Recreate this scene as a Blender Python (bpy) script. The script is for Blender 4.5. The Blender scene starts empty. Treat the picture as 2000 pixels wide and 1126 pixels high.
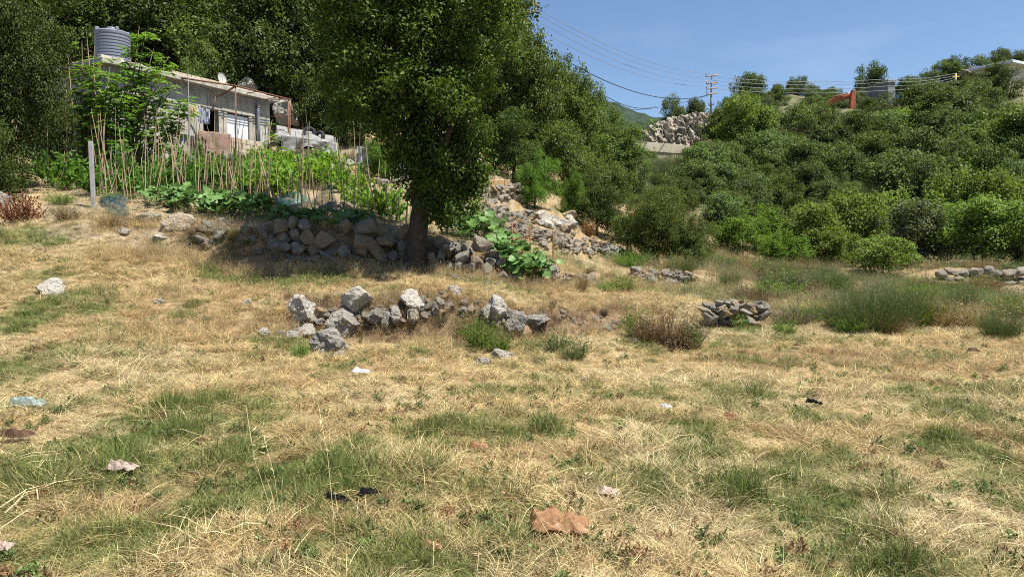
import bpy, bmesh, math, random
import numpy as np
from mathutils import Vector, Matrix, Euler, noise as mnoise

R = math.radians
PI = math.pi
# ------------------------------------------------------------------ camera, sky, sun, exposure
F = 1400.0                 # focal length in pixels of the 2000 px wide photograph
CAMZ = 1.6
PITCH = math.atan(83 / F)  # camera looks slightly down
sc = bpy.context.scene
C = sc.collection

cam = bpy.data.cameras.new('camera')
cam.sensor_width = 36.0
cam.lens = 36.0 * F / 2000.0
cam.clip_start = 0.05
cam.clip_end = 5000
camo = bpy.data.objects.new('camera', cam)
camo.location = (0, 0, CAMZ)
camo.rotation_euler = (PI / 2 - PITCH, 0, 0)
C.objects.link(camo)
sc.camera = camo

SUN_EL = R(66)
SUN_AZ = math.atan2(0.90, -0.42)      # clockwise from +Y
to_sun = Vector((math.sin(SUN_AZ) * math.cos(SUN_EL), math.cos(SUN_AZ) * math.cos(SUN_EL), math.sin(SUN_EL)))
sl = bpy.data.lights.new('sun', 'SUN')
sl.energy = 5.0
sl.angle = R(0.53)
sl.color = (1.0, 0.955, 0.87)
slo = bpy.data.objects.new('sun', sl)
slo.rotation_euler = (-to_sun).to_track_quat('-Z', 'Y').to_euler()
slo.location = to_sun * 200
C.objects.link(slo)

world = bpy.data.worlds.new('World')
sc.world = world
world.use_nodes = True
wt = world.node_tree
wt.nodes.clear()
wo = wt.nodes.new('ShaderNodeOutputWorld')
wb = wt.nodes.new('ShaderNodeBackground')
sky = wt.nodes.new('ShaderNodeTexSky')
sky.sky_type = 'NISHITA'
sky.sun_disc = False
sky.sun_elevation = SUN_EL
sky.sun_rotation = SUN_AZ
sky.altitude = 900
sky.air_density = 1.0
sky.dust_density = 0.6
sky.ozone_density = 4.0
wb.inputs['Strength'].default_value = 0.074
# thin cirrus: a few wisps of pale cloud high in the sky
tc = wt.nodes.new('ShaderNodeTexCoord')
mp = wt.nodes.new('ShaderNodeMapping')
mp.inputs['Scale'].default_value = (1.2, 2.2, 5.0)
mp.inputs['Location'].default_value = (0.35, 0.1, 0.2)
nz = wt.nodes.new('ShaderNodeTexNoise')
nz.inputs['Scale'].default_value = 2.2
nz.inputs['Detail'].default_value = 6
nz.inputs['Roughness'].default_value = 0.55
rp = wt.nodes.new('ShaderNodeValToRGB')
rp.color_ramp.elements[0].position = 0.56
rp.color_ramp.elements[0].color = (0, 0, 0, 1)
rp.color_ramp.elements[1].position = 0.85
rp.color_ramp.elements[1].color = (0.14, 0.14, 0.14, 1)
mx = wt.nodes.new('ShaderNodeMix')
mx.data_type = 'RGBA'
wt.links.new(tc.outputs['Generated'], mp.inputs['Vector'])
wt.links.new(mp.outputs['Vector'], nz.inputs['Vector'])
wt.links.new(nz.outputs['Fac'], rp.inputs['Fac'])
wt.links.new(rp.outputs['Color'], mx.inputs['Factor'])
wt.links.new(sky.outputs['Color'], mx.inputs['A'])
mx.inputs['B'].default_value = (8.0, 8.3, 9.0, 1)
wt.links.new(mx.outputs['Result'], wb.inputs['Color'])
wt.links.new(wb.outputs['Background'], wo.inputs['Surface'])

sc.view_settings.view_transform = 'Standard'
sc.view_settings.look = 'None'
sc.view_settings.exposure = 1.05
sc.view_settings.gamma = 1.0
sc.view_settings.use_curve_mapping = False
sc.render.engine = 'CYCLES'
sc.cycles.max_bounces = 5
sc.cycles.diffuse_bounces = 3
sc.cycles.glossy_bounces = 2
sc.cycles.transmission_bounces = 3
sc.cycles.transparent_max_bounces = 6
sc.cycles.volume_bounces = 0
sc.cycles.use_denoising = False
sc.cycles.filter_width = 1.0

# ------------------------------------------------------------------ pixel <-> world helpers
ct, st = math.cos(PITCH), math.sin(PITCH)


def P(u, v, Y):
    """world point seen at photo pixel (u, v) at forward distance Y"""
    dx, dz = (u - 1000) / F, (563 - v) / F
    d = (dx, ct + dz * st, -st + dz * ct)
    t = Y / d[1]
    return Vector((d[0] * t, Y, CAMZ + d[2] * t))


# ------------------------------------------------------------------ noise (vectorised)
_rs = np.random.RandomState(7)
_tab = _rs.rand(512, 512)


def vnoise(x, y):
    xi = np.floor(x).astype(int)
    yi = np.floor(y).astype(int)
    fx, fy = x - xi, y - yi
    fx = fx * fx * (3 - 2 * fx)
    fy = fy * fy * (3 - 2 * fy)
    a = _tab[xi & 511, yi & 511]
    b = _tab[(xi + 1) & 511, yi & 511]
    c = _tab[xi & 511, (yi + 1) & 511]
    d = _tab[(xi + 1) & 511, (yi + 1) & 511]
    return (a * (1 - fx) + b * fx) * (1 - fy) + (c * (1 - fx) + d * fx) * fy


def fbm(x, y, o=4):
    s, a, t = 0, 1.0, 0
    for i in range(o):
        s = s + a * vnoise(x * 2 ** i + 17.3 * i, y * 2 ** i + 5.1 * i)
        t += a
        a *= 0.5
    return s / t


# ------------------------------------------------------------------ terrain height
TB = {
    -300: [(7, .15), (9, .4), (11, .9), (13.5, 1.5), (14.5, 2.0), (17, 2.5), (22, 4), (27, 5.5), (32, 8), (45, 16), (70, 30), (120, 45)],
    0: [(7, .1), (9, .35), (11, .75), (13.5, 1.5), (14.5, 1.9), (16.5, 2.3), (22, 3.8), (27, 5.3), (32, 7.5), (45, 15), (70, 30), (120, 45)],
    150: [(7, .1), (9, .35), (11, .75), (13.8, 1.5), (14.7, 2.0), (16, 2.2), (22, 3.6), (26, 4.6), (32, 6.6), (45, 15), (70, 30), (120, 45)],
    300: [(8, .1), (10, .35), (12, .8), (14.5, 1.45), (15, 1.95), (16, 2.15), (22, 3.6), (25.5, 4.45), (32, 6.0), (45, 14.5), (70, 30), (120, 45)],
    500: [(9, .05), (11, .35), (12.5, .75), (14.4, 1.1), (14.9, 1.85), (16, 2.1), (21.5, 3.45), (25.8, 4.5), (33, 6.0), (45, 14), (70, 29), (120, 44)],
    650: [(9.5, .03), (11.15, .08), (11.6, .68), (14.7, 1.1), (15.1, 1.9), (16.5, 2.15), (21.5, 3.3), (26, 4.5), (33, 6.0), (45, 13), (70, 28), (120, 43)],
    800: [(9.5, .02), (11.15, .08), (11.6, .75), (15, 1.12), (15.4, 1.75), (17, 2.0), (22, 3.1), (27, 4.3), (33, 6), (45, 12), (70, 26), (120, 40)],
    950: [(9.5, 0), (11.3, .06), (11.8, .68), (14.7, .95), (15.2, 1.45), (16.5, 1.7), (20.5, 2.3), (24.5, 3.5), (32, 5), (45, 10.5), (70, 22), (120, 30)],
    1050: [(9.5, -.02), (11.7, .06), (12.25, .52), (15, .7), (15.5, 1.0), (17, 1.15), (20.5, 1.5), (24.5, 2.8), (31, 4), (45, 8.5), (65, 12), (120, 13)],
    1200: [(10, -.05), (12.5, .1), (13.8, .42), (18.5, .55), (19.5, .8), (21, .9), (23.5, 1.1), (26, 1.6), (32, 2.8), (48, 6.2), (84, 11.3), (120, 11)],
    1350: [(11, -.05), (13.8, 0), (14.5, .36), (19.3, .45), (20, .8), (22, .84), (27, 1.0), (31, 1.3), (38, 3), (55, 7), (89, 12.6), (103, 18.5)],
    1500: [(11, -.05), (14.8, 0), (15.5, .3), (20, .4), (21, .5), (23, .5), (28, .6), (33, .8), (42, 2), (60, 8.5), (103, 23), (130, 24)],
    1700: [(11, -.05), (15, 0), (17, .05), (24, .1), (27, .15), (30, .25), (31, .6), (36, .8), (46, 2), (65, 9), (108, 23), (140, 25)],
    1850: [(11, -.05), (15, 0), (17, .05), (24, .05), (27.8, .05), (28.1, .6), (32, .7), (38, 1), (48, 2.2), (68, 10), (112, 26.5), (140, 30)],
    2000: [(11, -.05), (15, 0), (17, .05), (24, .05), (28.1, .02), (28.4, .62), (32, .7), (38, 1), (48, 2.5), (68, 11), (112, 29), (150, 34)],
    2300: [(11, -.05), (15, 0), (17, .05), (24, .05), (28.1, .02), (28.4, .62), (32, .7), (38, 1), (48, 2.5), (68, 11), (112, 30), (150, 36)],
}
_US = np.array(sorted(TB))
_YK = np.array([[3.5] + [p[0] for p in TB[u]] + [420.0] for u in _US])
_ZK = np.array([[0.0] + [p[1] for p in TB[u]] + [TB[u][-1][1] * 0.7] for u in _US])


def knots(x, y):
    yy = np.maximum(y, 3.5)
    u = np.clip(1000 + F * x / yy, _US[0], _US[-1] - 1e-6)
    i = np.clip(np.searchsorted(_US, u, side='right') - 1, 0, len(_US) - 2)
    t = (u - _US[i]) / (_US[i + 1] - _US[i])
    t = t * t * (3 - 2 * t)
    Yk = _YK[i] * (1 - t)[:, None] + _YK[i + 1] * t[:, None]
    Zk = _ZK[i] * (1 - t)[:, None] + _ZK[i + 1] * t[:, None]
    return Yk, Zk


def H(x, y):
    x = np.atleast_1d(np.asarray(x, float))
    y = np.atleast_1d(np.asarray(y, float))
    Yk, Zk = knots(x, y)
    z = Zk[:, 0].copy()
    for j in range(Yk.shape[1] - 1):
        z += np.clip((y - Yk[:, j]) / np.maximum(Yk[:, j + 1] - Yk[:, j], .05), 0, 1) * (Zk[:, j + 1] - Zk[:, j])
    amp = np.interp(y, [0, 3, 12, 30, 60, 120], [.02, .06, .14, .3, .7, .9])
    z += amp * (fbm(x * .55 + 40, y * .55 + 40, 4) - .5)
    z += .035 * (vnoise(x * 3.1 + 9, y * 3.1) - .5)
    bk = np.maximum(np.exp(-((y - (Yk[:, 2] + Yk[:, 3]) / 2) / .7) ** 2) * np.clip((1300 - (1000 + F * x / np.maximum(y, 3.5))) / 200, 0, 1) * np.clip((1000 + F * x / np.maximum(y, 3.5) - 480) / 120, 0, 1), .7 * np.exp(-((y - (Yk[:, 4] + Yk[:, 5]) / 2) / .5) ** 2))
    z += bk * .30 * (fbm(x * 2.3 + 11, y * 2.3 + 4, 3) - .5)
    return z


def hz(x, y):
    return float(H(x, y)[0])


_Ys = np.concatenate([np.arange(2.4, 40, .04), np.arange(40, 160, .4)])


def G(u, v):
    """ground point seen at photo pixel (u, v)"""
    dx, dz = (u - 1000) / F, (563 - v) / F
    d1 = ct + dz * st
    t = _Ys / d1
    z = CAMZ + (-st + dz * ct) * t
    h = H(dx * t, _Ys)
    k = np.argmax(z < h)
    return Vector((dx * t[k], _Ys[k], h[k]))


def at(u, Y, dz=0.0):
    x = (u - 1000) / F * Y
    return Vector((x, Y, hz(x, Y) + dz))


# ------------------------------------------------------------------ object helpers
def tag(o, label=None, cat=None, group=None, kind=None):
    if label: o['label'] = label
    if cat: o['category'] = cat
    if group: o['group'] = group
    if kind: o['kind'] = kind
    return o


def link(name, me, m=None, parent=None):
    o = bpy.data.objects.new(name, me)
    C.objects.link(o)
    if m is not None and me is not None and len(me.materials) == 0:
        me.materials.append(m)
    if parent: o.parent = parent
    return o


def empty(name, loc, rz=0.0):
    o = bpy.data.objects.new(name, None)
    o.empty_display_size = 0.2
    o.location = loc
    o.rotation_euler = (0, 0, rz)
    C.objects.link(o)
    return o


def slot_mat(o, m):
    o.material_slots[0].link = 'OBJECT'
    o.material_slots[0].material = m


def np_mesh(name, V, Fs, tint=None, smooth=False, m=None):
    """V (n,3); Fs list of (k, s) int arrays; tint per face"""
    me = bpy.data.meshes.new(name)
    V = np.asarray(V, np.float32)
    me.vertices.add(len(V))
    me.vertices.foreach_set('co', V.ravel())
    loops = np.concatenate([f.ravel() for f in Fs]).astype(np.int32)
    tot = np.concatenate([np.full(len(f), f.shape[1]) for f in Fs]).astype(np.int32)
    start = np.concatenate([[0], np.cumsum(tot)[:-1]]).astype(np.int32)
    me.loops.add(len(loops))
    me.loops.foreach_set('vertex_index', loops)
    me.polygons.add(len(tot))
    me.polygons.foreach_set('loop_start', start)
    me.polygons.foreach_set('loop_total', tot)
    if smooth:
        me.polygons.foreach_set('use_smooth', np.ones(len(tot), bool))
    if tint is not None:
        a = me.attributes.new('tint', 'FLOAT', 'FACE')
        a.data.foreach_set('value', np.asarray(tint, np.float32))
    me.update(calc_edges=True)
    if m: me.materials.append(m)
    return me


def bm_mesh(name, bm, m=None, smooth=False):
    me = bpy.data.meshes.new(name)
    bm.normal_update()
    bm.to_mesh(me)
    bm.free()
    if smooth:
        me.polygons.foreach_set('use_smooth', np.ones(len(me.polygons), bool))
    if m: me.materials.append(m)
    return me


def add_box(bm, size, loc=(0, 0, 0), rot=None, bevel=0.0):
    r = bmesh.ops.create_cube(bm, size=1.0)
    vs = r['verts']
    M = Matrix.Translation(Vector(loc)) @ (rot.to_4x4() if rot is not None else Matrix.Identity(4)) @ Matrix.Diagonal((size[0], size[1], size[2], 1))
    bmesh.ops.transform(bm, matrix=M, verts=vs)
    if bevel:
        es = list({e for v in vs for e in v.link_edges})
        bmesh.ops.bevel(bm, geom=es, offset=bevel, segments=1, affect='EDGES')


def add_tube(bm, pts, rad, n=6, cap=True):
    pts = [Vector(p) for p in pts]
    rads = rad if isinstance(rad, (list, tuple)) else [rad] * len(pts)
    rings = []
    ref = Vector((0.31, 0.77, 0.2)).normalized()
    for i, p in enumerate(pts):
        d = (pts[min(i + 1, len(pts) - 1)] - pts[max(i - 1, 0)]).normalized()
        a = d.cross(ref)
        if a.length < 1e-3: a = d.cross(Vector((1, 0, 0)))
        a.normalize()
        b = d.cross(a)
        rings.append([bm.verts.new(p + (a * math.cos(2 * PI * k / n) + b * math.sin(2 * PI * k / n)) * rads[i]) for k in range(n)])
    for i in range(len(rings) - 1):
        for k in range(n):
            f = bm.faces.new((rings[i][k], rings[i][(k + 1) % n], rings[i + 1][(k + 1) % n], rings[i + 1][k]))
            f.smooth = True
    if cap:
        bm.faces.new(rings[0][::-1])
        bm.faces.new(rings[-1])


def tube_obj(name, pts, rad, m, parent=None, n=6):
    bm = bmesh.new()
    add_tube(bm, pts, rad, n)
    return link(name, bm_mesh(name, bm, m), None, parent)


# ------------------------------------------------------------------ materials
class NT:
    def __init__(s, name):
        s.m = bpy.data.materials.new(name)
        s.m.use_nodes = True
        s.t = s.m.node_tree
        s.t.nodes.clear()
        s.out = s.n('ShaderNodeOutputMaterial')

    def n(s, typ, **kw):
        nd = s.t.nodes.new(typ)
        for k, v in kw.items():
            if hasattr(nd, k) and k not in ('inputs',): setattr(nd, k, v)
        return nd

    def l(s, a, b):
        s.t.links.new(a, b)

    def noise(s, scale, detail=4, rough=.55, vec=None, dist=0.0):
        nd = s.n('ShaderNodeTexNoise')
        nd.inputs['Scale'].default_value = scale
        nd.inputs['Detail'].default_value = detail
        nd.inputs['Roughness'].default_value = rough
        nd.inputs['Distortion'].default_value = dist
        if vec is not None: s.l(vec, nd.inputs['Vector'])
        return nd.outputs['Fac']

    def ramp(s, fac, stops):
        nd = s.n('ShaderNodeValToRGB')
        e = nd.color_ramp.elements
        while len(e) < len(stops): e.new(0.5)
        for el, (p, c) in zip(e, stops):
            el.position = p
            el.color = (c[0], c[1], c[2], 1) if not isinstance(c, (int, float)) else (c, c, c, 1)
        s.l(fac, nd.inputs['Fac'])
        return nd.outputs['Color']

    def mix(s, fac, a, b, mode='MIX'):
        nd = s.n('ShaderNodeMix')
        nd.data_type = 'RGBA'
        nd.blend_type = mode
        for sock, v in (('Factor', fac), ('A', a), ('B', b)):
            i = [x for x in nd.inputs if x.name == sock and (x.type == 'RGBA' if sock != 'Factor' else x.type == 'VALUE')][0]
            if hasattr(v, 'links'): s.l(v, i)
            elif isinstance(v, (int, float)): i.default_value = v if sock == 'Factor' else (v, v, v, 1)
            else: i.default_value = (v[0], v[1], v[2], 1)
        return [x for x in nd.outputs if x.type == 'RGBA'][0]

    def math(s, op, a, b=None):
        nd = s.n('ShaderNodeMath')
        nd.operation = op
        for i, v in enumerate((a, b)):
            if v is None: continue
            if hasattr(v, 'links'): s.l(v, nd.inputs[i])
            else: nd.inputs[i].default_value = v
        return nd.outputs[0]

    def attr(s, name, typ='GEOMETRY'):
        nd = s.n('ShaderNodeAttribute')
        nd.attribute_name = name
        nd.attribute_type = typ
        return nd

    def coord(s, which='Object'):
        return s.n('ShaderNodeTexCoord').outputs[which]

    def pos(s):
        return s.n('ShaderNodeNewGeometry').outputs['Position']

    def rand(s):
        return s.n('ShaderNodeObjectInfo').outputs['Random']

    def pbr(s, col, rough=.8, spec=.3, bump=None, bstr=.4, bdist=.02, metal=0.0):
        b = s.n('ShaderNodeBsdfPrincipled')
        if hasattr(col, 'links'): s.l(col, b.inputs['Base Color'])
        else: b.inputs['Base Color'].default_value = (*col, 1)
        if hasattr(rough, 'links'): s.l(rough, b.inputs['Roughness'])
        else: b.inputs['Roughness'].default_value = rough
        b.inputs['Specular IOR Level'].default_value = spec
        b.inputs['Metallic'].default_value = metal
        if bump is not None:
            bp = s.n('ShaderNodeBump')
            bp.inputs['Strength'].default_value = bstr
            bp.inputs['Distance'].default_value = bdist
            s.l(bump, bp.inputs['Height'])
            s.l(bp.outputs['Normal'], b.inputs['Normal'])
        return b.outputs['BSDF']

    def done(s, sh):
        s.l(sh, s.out.inputs['Surface'])
        return s.m


def leaf_mat(name, ca, cb, trans=.3, rough=.6, spec=.16, vary=.35):
    s = NT(name)
    t = s.attr('tint').outputs['Fac']
    col = s.mix(t, ca, cb)
    v = s.math('ADD', s.math('MULTIPLY', s.rand(), vary), 1 - vary / 2)
    col = s.mix(1.0, col, s.n('ShaderNodeCombineColor').outputs[0], 'MIX') if False else col
    hs = s.n('ShaderNodeHueSaturation')
    s.l(col, hs.inputs['Color'])
    s.l(v, hs.inputs['Value'])
    hu = s.math('ADD', s.math('MULTIPLY', s.rand(), .03), .485)
    s.l(hu, hs.inputs['Hue'])
    col = hs.outputs['Color']
    p = s.pbr(col, rough, spec)
    tr = s.n('ShaderNodeBsdfTranslucent')
    tc_ = s.mix(1.0, col, (1.25, 1.35, .55), 'MULTIPLY')
    s.l(tc_, tr.inputs['Color'])
    ms = s.n('ShaderNodeMixShader')
    ms.inputs[0].default_value = trans
    s.l(p, ms.inputs[1])
    s.l(tr.outputs[0], ms.inputs[2])
    return s.done(ms.outputs[0])


M = {}
M['oak'] = leaf_mat('dark_oak_leaf', (.026, .042, .012), (.105, .145, .036), .25)
M['oak_mid'] = leaf_mat('mid_oak_leaf', (.040, .062, .017), (.150, .195, .048), .3)
M['oak_far'] = leaf_mat('far_oak_leaf', (.034, .054, .020), (.165, .215, .070), .28, vary=.7)
M['main_leaf'] = leaf_mat('main_tree_leaf', (.030, .050, .011), (.125, .180, .032), .30, vary=0)
M['bright'] = leaf_mat('bright_leaf', (.065, .125, .022), (.155, .240, .040), .38)
M['orchard'] = leaf_mat('orchard_leaf', (.080, .125, .028), (.205, .265, .065), .35)
M['grey_green'] = leaf_mat('grey_green_leaf', (.070, .090, .045), (.150, .170, .085), .25)
M['broom'] = leaf_mat('broom_stem', (.062, .088, .034), (.175, .200, .085), .25)
M['brown_leaf'] = leaf_mat('dead_brown_leaf', (.13, .060, .030), (.30, .150, .075), .2)
M['dry_stem'] = leaf_mat('dry_stem', (.20, .135, .075), (.46, .350, .20), .25)
M['weed'] = leaf_mat('weed_leaf', (.075, .125, .025), (.160, .235, .050), .35)
M['grey_weed'] = leaf_mat('grey_weed', (.10, .085, .06), (.20, .165, .11), .2)
M['rust_weed'] = leaf_mat('rust_weed', (.11, .065, .040), (.25, .165, .10), .2)
M['bean'] = leaf_mat('bean_leaf', (.055, .125, .022), (.120, .220, .045), .35)
M['walnut'] = leaf_mat('walnut_leaf', (.085, .150, .025), (.185, .270, .050), .4)
M['vine'] = leaf_mat('vine_leaf', (.095, .180, .025), (.200, .320, .050), .4)


def squash_mat():
    s = NT('squash_leaf')
    n = s.noise(14, 3, .6, s.coord('Object'))
    col = s.ramp(n, [(.3, (.065, .140, .025)), (.55, (.115, .220, .050)), (.75, (.200, .290, .115))])
    hs = s.n('ShaderNodeHueSaturation')
    s.l(col, hs.inputs['Color'])
    s.l(s.math('ADD', s.math('MULTIPLY', s.rand(), .5), .75), hs.inputs['Value'])
    p = s.pbr(hs.outputs['Color'], .5, .4)
    tr = s.n('ShaderNodeBsdfTranslucent')
    s.l(hs.outputs['Color'], tr.inputs['Color'])
    ms = s.n('ShaderNodeMixShader')
    ms.inputs[0].default_value = .25
    s.l(p, ms.inputs[1])
    s.l(tr.outputs[0], ms.inputs[2])
    return s.done(ms.outputs[0])


M['squash'] = squash_mat()


def stone_mat(name, base=(.52, .50, .46), dark=(.17, .165, .155), ochre=(.50, .36, .20), och=.6, amt=.5):
    s = NT(name)
    co = s.coord('Object')
    off = s.n('ShaderNodeVectorMath')
    off.operation = 'ADD'
    s.l(co, off.inputs[0])
    cx = s.n('ShaderNodeCombineXYZ')
    r = s.math('MULTIPLY', s.rand(), 37.0)
    s.l(r, cx.inputs[0])
    s.l(r, cx.inputs[1])
    s.l(cx.outputs[0], off.inputs[1])
    co = off.outputs[0]
    n1 = s.noise(2.2, 5, .6, co)
    n2 = s.noise(9, 6, .68, co)
    n3 = s.noise(26, 3, .6, co)
    c = s.mix(s.ramp(n1, [(.35, 0.0), (.65, 1.0)]), [x * .78 for x in base], [min(.8, x * 1.18) for x in base])
    isoch = s.ramp(s.math('FRACT', s.math('MULTIPLY', s.rand(), 7.31)), [(och, 0.0), (min(.99, och + .25), .85)])
    c = s.mix(isoch, c, ochre)
    c = s.mix(s.math('MULTIPLY', s.ramp(n1, [(.50, 0.0), (.72, .6)]), .7), c, ochre)
    spots = s.ramp(n2, [(.50, 0.0), (.60, 1.0)])
    c = s.mix(s.math('MULTIPLY', spots, amt), c, dark)
    c = s.mix(s.math('MULTIPLY', s.ramp(n3, [(.56, 0.0), (.66, 1.0)]), amt * .6), c, dark)
    bsum = s.math('ADD', s.math('MULTIPLY', n2, 1.0), s.math('MULTIPLY', n3, .45))
    return s.done(s.pbr(c, .9, .15, bsum, 1.0, .09))


M['lime'] = stone_mat('white_limestone', (.60, .555, .475), amt=.65, och=.85)
M['wallstone'] = stone_mat('wall_limestone', (.30, .275, .23), ochre=(.33, .245, .15), och=.62, amt=.6)
M['rubble'] = stone_mat('rubble_limestone', (.37, .335, .28), ochre=(.50, .32, .15), och=.66, amt=.4)
M['greyrock'] = stone_mat('grey_rock', (.36, .335, .29), amt=.5, och=.9)


def plain_mat(name, col, rough=.7, spec=.3, var=.25, scale=6, metal=0.0, bstr=.25, dist=.01):
    s = NT(name)
    n = s.noise(scale, 5, .6, s.coord('Object'))
    c = s.mix(s.ramp(n, [(.3, 0.0), (.7, 1.0)]), [x * (1 - var) for x in col], [min(.9, x * (1 + var)) for x in col])
    return s.done(s.pbr(c, rough, spec, n, bstr, dist, metal))


M['cane'] = plain_mat('dry_cane', (.37, .28, .165), .6, .3, .4, 3)
M['cane_dark'] = plain_mat('weathered_cane', (.22, .175, .125), .7, .2, .35, 3)
M['bark'] = plain_mat('bark', (.052, .042, .033), .95, .1, .45, 9, bstr=.9, dist=.03)
M['twig'] = plain_mat('twig', (.16, .125, .09), .9, .1, .3, 9)
M['post'] = plain_mat('grey_post', (.30, .29, .29), .8, .2, .2, 8)
M['rust'] = plain_mat('rusty_steel', (.16, .075, .045), .8, .3, .4, 14)
M['steel'] = plain_mat('galvanised_pipe', (.35, .37, .40), .45, .5, .15, 5, .5)
M['tank'] = plain_mat('grey_tank_plastic', (.165, .185, .225), .5, .4, .08, 3, bstr=.05)
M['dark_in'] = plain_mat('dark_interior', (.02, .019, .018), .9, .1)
M['whitepanel'] = plain_mat('white_shutter', (.74, .76, .80), .5, .3, .06, 3, bstr=.05)
M['rubber'] = plain_mat('tyre_rubber', (.022, .022, .024), .75, .3)
M['blocks'] = plain_mat('concrete_block', (.40, .345, .26), .95, .1, .25, 7, bstr=.6)
M['tanblock'] = plain_mat('tan_block', (.55, .37, .20), .9, .1, .2, 8, bstr=.4)
M['orange'] = plain_mat('orange_machine_paint', (.40, .105, .042), .6, .3, .3, 2)
M['pole'] = plain_mat('timber_pole', (.36, .24, .13), .85, .2, .25, 2)
M['insul'] = plain_mat('glass_insulator', (.25, .18, .12), .3, .5)
M['wire'] = plain_mat('black_cable', (.03, .03, .035), .6, .3)
M['wire_pale'] = plain_mat('bare_cable', (.22, .23, .26), .5, .4)
M['cream'] = plain_mat('cream_render', (.62, .55, .40), .9, .15, .08, .6)
M['roofwhite'] = plain_mat('white_roof', (.62, .63, .66), .7, .3, .1, 1)
M['greyconc'] = plain_mat('grey_concrete', (.25, .245, .235), .9, .15, .22, 1.2)
M['roadwall'] = plain_mat('road_wall_concrete', (.42, .38, .29), .9, .15, .15, .7)
M['yellow'] = plain_mat('yellow_paint', (.60, .40, .06), .6, .3, .15, 2)
M['dish'] = plain_mat('satellite_dish_white', (.62, .61, .57), .5, .4, .08, 2)
M['black'] = plain_mat('black_rag', (.018, .017, .018), .8, .2, .3, 20)


def house_mat():
    s = NT('weathered_whitewash')
    co = s.coord('Object')
    n1 = s.noise(1.3, 6, .65, co)
    mp_ = s.n('ShaderNodeMapping')
    mp_.inputs['Scale'].default_value = (5, 5, .7)
    s.l(co, mp_.inputs['Vector'])
    streak = s.noise(2.4, 5, .65, mp_.outputs[0])
    n2 = s.noise(11, 5, .6, co)
    c = s.ramp(n1, [(.32, (.22, .195, .15)), (.47, (.35, .33, .28)), (.64, (.48, .47, .44))])
    c = s.mix(s.ramp(streak, [(.50, 0.0), (.64, .8)]), c, (.15, .14, .12))
    c = s.mix(s.ramp(n2, [(.58, 0.0), (.70, .5)]), c, (.27, .25, .22))
    return s.done(s.pbr(c, .9, .15, n2, .35, .02))


M['house'] = house_mat()
M['conc'] = plain_mat('weathered_concrete', (.36, .33, .28), .95, .1, .35, 3, bstr=.5)


def cloth_mat(name, stops, scale=4, stretch=(1, 1, 1), rough=.7, trans=.0, spec=.2):
    s = NT(name)
    mp_ = s.n('ShaderNodeMapping')
    mp_.inputs['Scale'].default_value = stretch
    s.l(s.coord('Object'), mp_.inputs['Vector'])
    n = s.noise(scale, 5, .6, mp_.outputs[0])
    c = s.ramp(n, stops)
    p = s.pbr(c, rough, spec)
    if trans:
        tr = s.n('ShaderNodeBsdfTranslucent')
        s.l(c, tr.inputs['Color'])
        ms = s.n('ShaderNodeMixShader')
        ms.inputs[0].default_value = trans
        s.l(p, ms.inputs[1])
        s.l(tr.outputs[0], ms.inputs[2])
        p = ms.outputs[0]
    return s.done(p)


M['tarp'] = cloth_mat('dirty_white_tarp', [(.3, (.33, .32, .30)), (.6, (.50, .50, .49)), (.8, (.60, .61, .62))], 1.6, rough=.45)
M['rug'] = cloth_mat('faded_pink_rug', [(.34, (.42, .33, .25)), (.52, (.45, .33, .27)), (.64, (.46, .19, .18)), (.74, (.48, .38, .31))], 2.2, rough=.95)
M['laundry'] = cloth_mat('blue_white_laundry', [(.4, (.60, .62, .70)), (.5, (.35, .38, .52)), (.58, (.66, .66, .70))], 9, (3, 3, .15), .9, .2)
M['yellow_cloth'] = cloth_mat('pale_yellow_cloth', [(.4, (.70, .60, .36)), (.6, (.74, .66, .45))], 3, rough=.9, trans=.2)
M['purple_cloth'] = cloth_mat('violet_cloth', [(.4, (.28, .25, .42)), (.55, (.60, .58, .70))], 6, rough=.9)
M['brownbag'] = cloth_mat('tan_plastic_bag', [(.3, (.44, .25, .12)), (.6, (.58, .36, .20)), (.8, (.66, .50, .36))], 6, rough=.4, trans=.25, spec=.4)
M['palebag'] = cloth_mat('pale_green_plastic', [(.3, (.36, .45, .40)), (.7, (.55, .63, .60))], 5, rough=.35, trans=.3, spec=.5)
M['whitelitter'] = cloth_mat('white_paper', [(.3, (.62, .62, .64)), (.7, (.76, .76, .77))], 6, rough=.7, trans=.1)
M['pinklitter'] = cloth_mat('pinkish_tissue', [(.3, (.55, .42, .34)), (.7, (.70, .60, .54))], 6, rough=.8, trans=.1)
M['brownwad'] = cloth_mat('brown_fibre', [(.3, (.10, .06, .04)), (.7, (.25, .155, .10))], 9, rough=.95)
M['bluesheet'] = cloth_mat('blue_white_sheet', [(.3, (.45, .52, .66)), (.7, (.66, .70, .78))], 3, rough=.5)


def net_mat(name, col, op=.5):
    s = NT(name)
    n = s.noise(30, 3, .6, s.coord('Object'))
    p = s.pbr(col, .6, .2)
    tr = s.n('ShaderNodeBsdfTransparent')
    ms = s.n('ShaderNodeMixShader')
    s.l(s.ramp(n, [(.5 - .12, 0.0 + .1), (.62, op + .3)]), ms.inputs[0])
    s.l(tr.outputs[0], ms.inputs[1])
    s.l(p, ms.inputs[2])
    return s.done(ms.outputs[0])


M['net'] = net_mat('teal_netting', (.02, .15, .125), .5)
M['bluenet'] = net_mat('blue_netting', (.03, .085, .11), .25)


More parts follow.
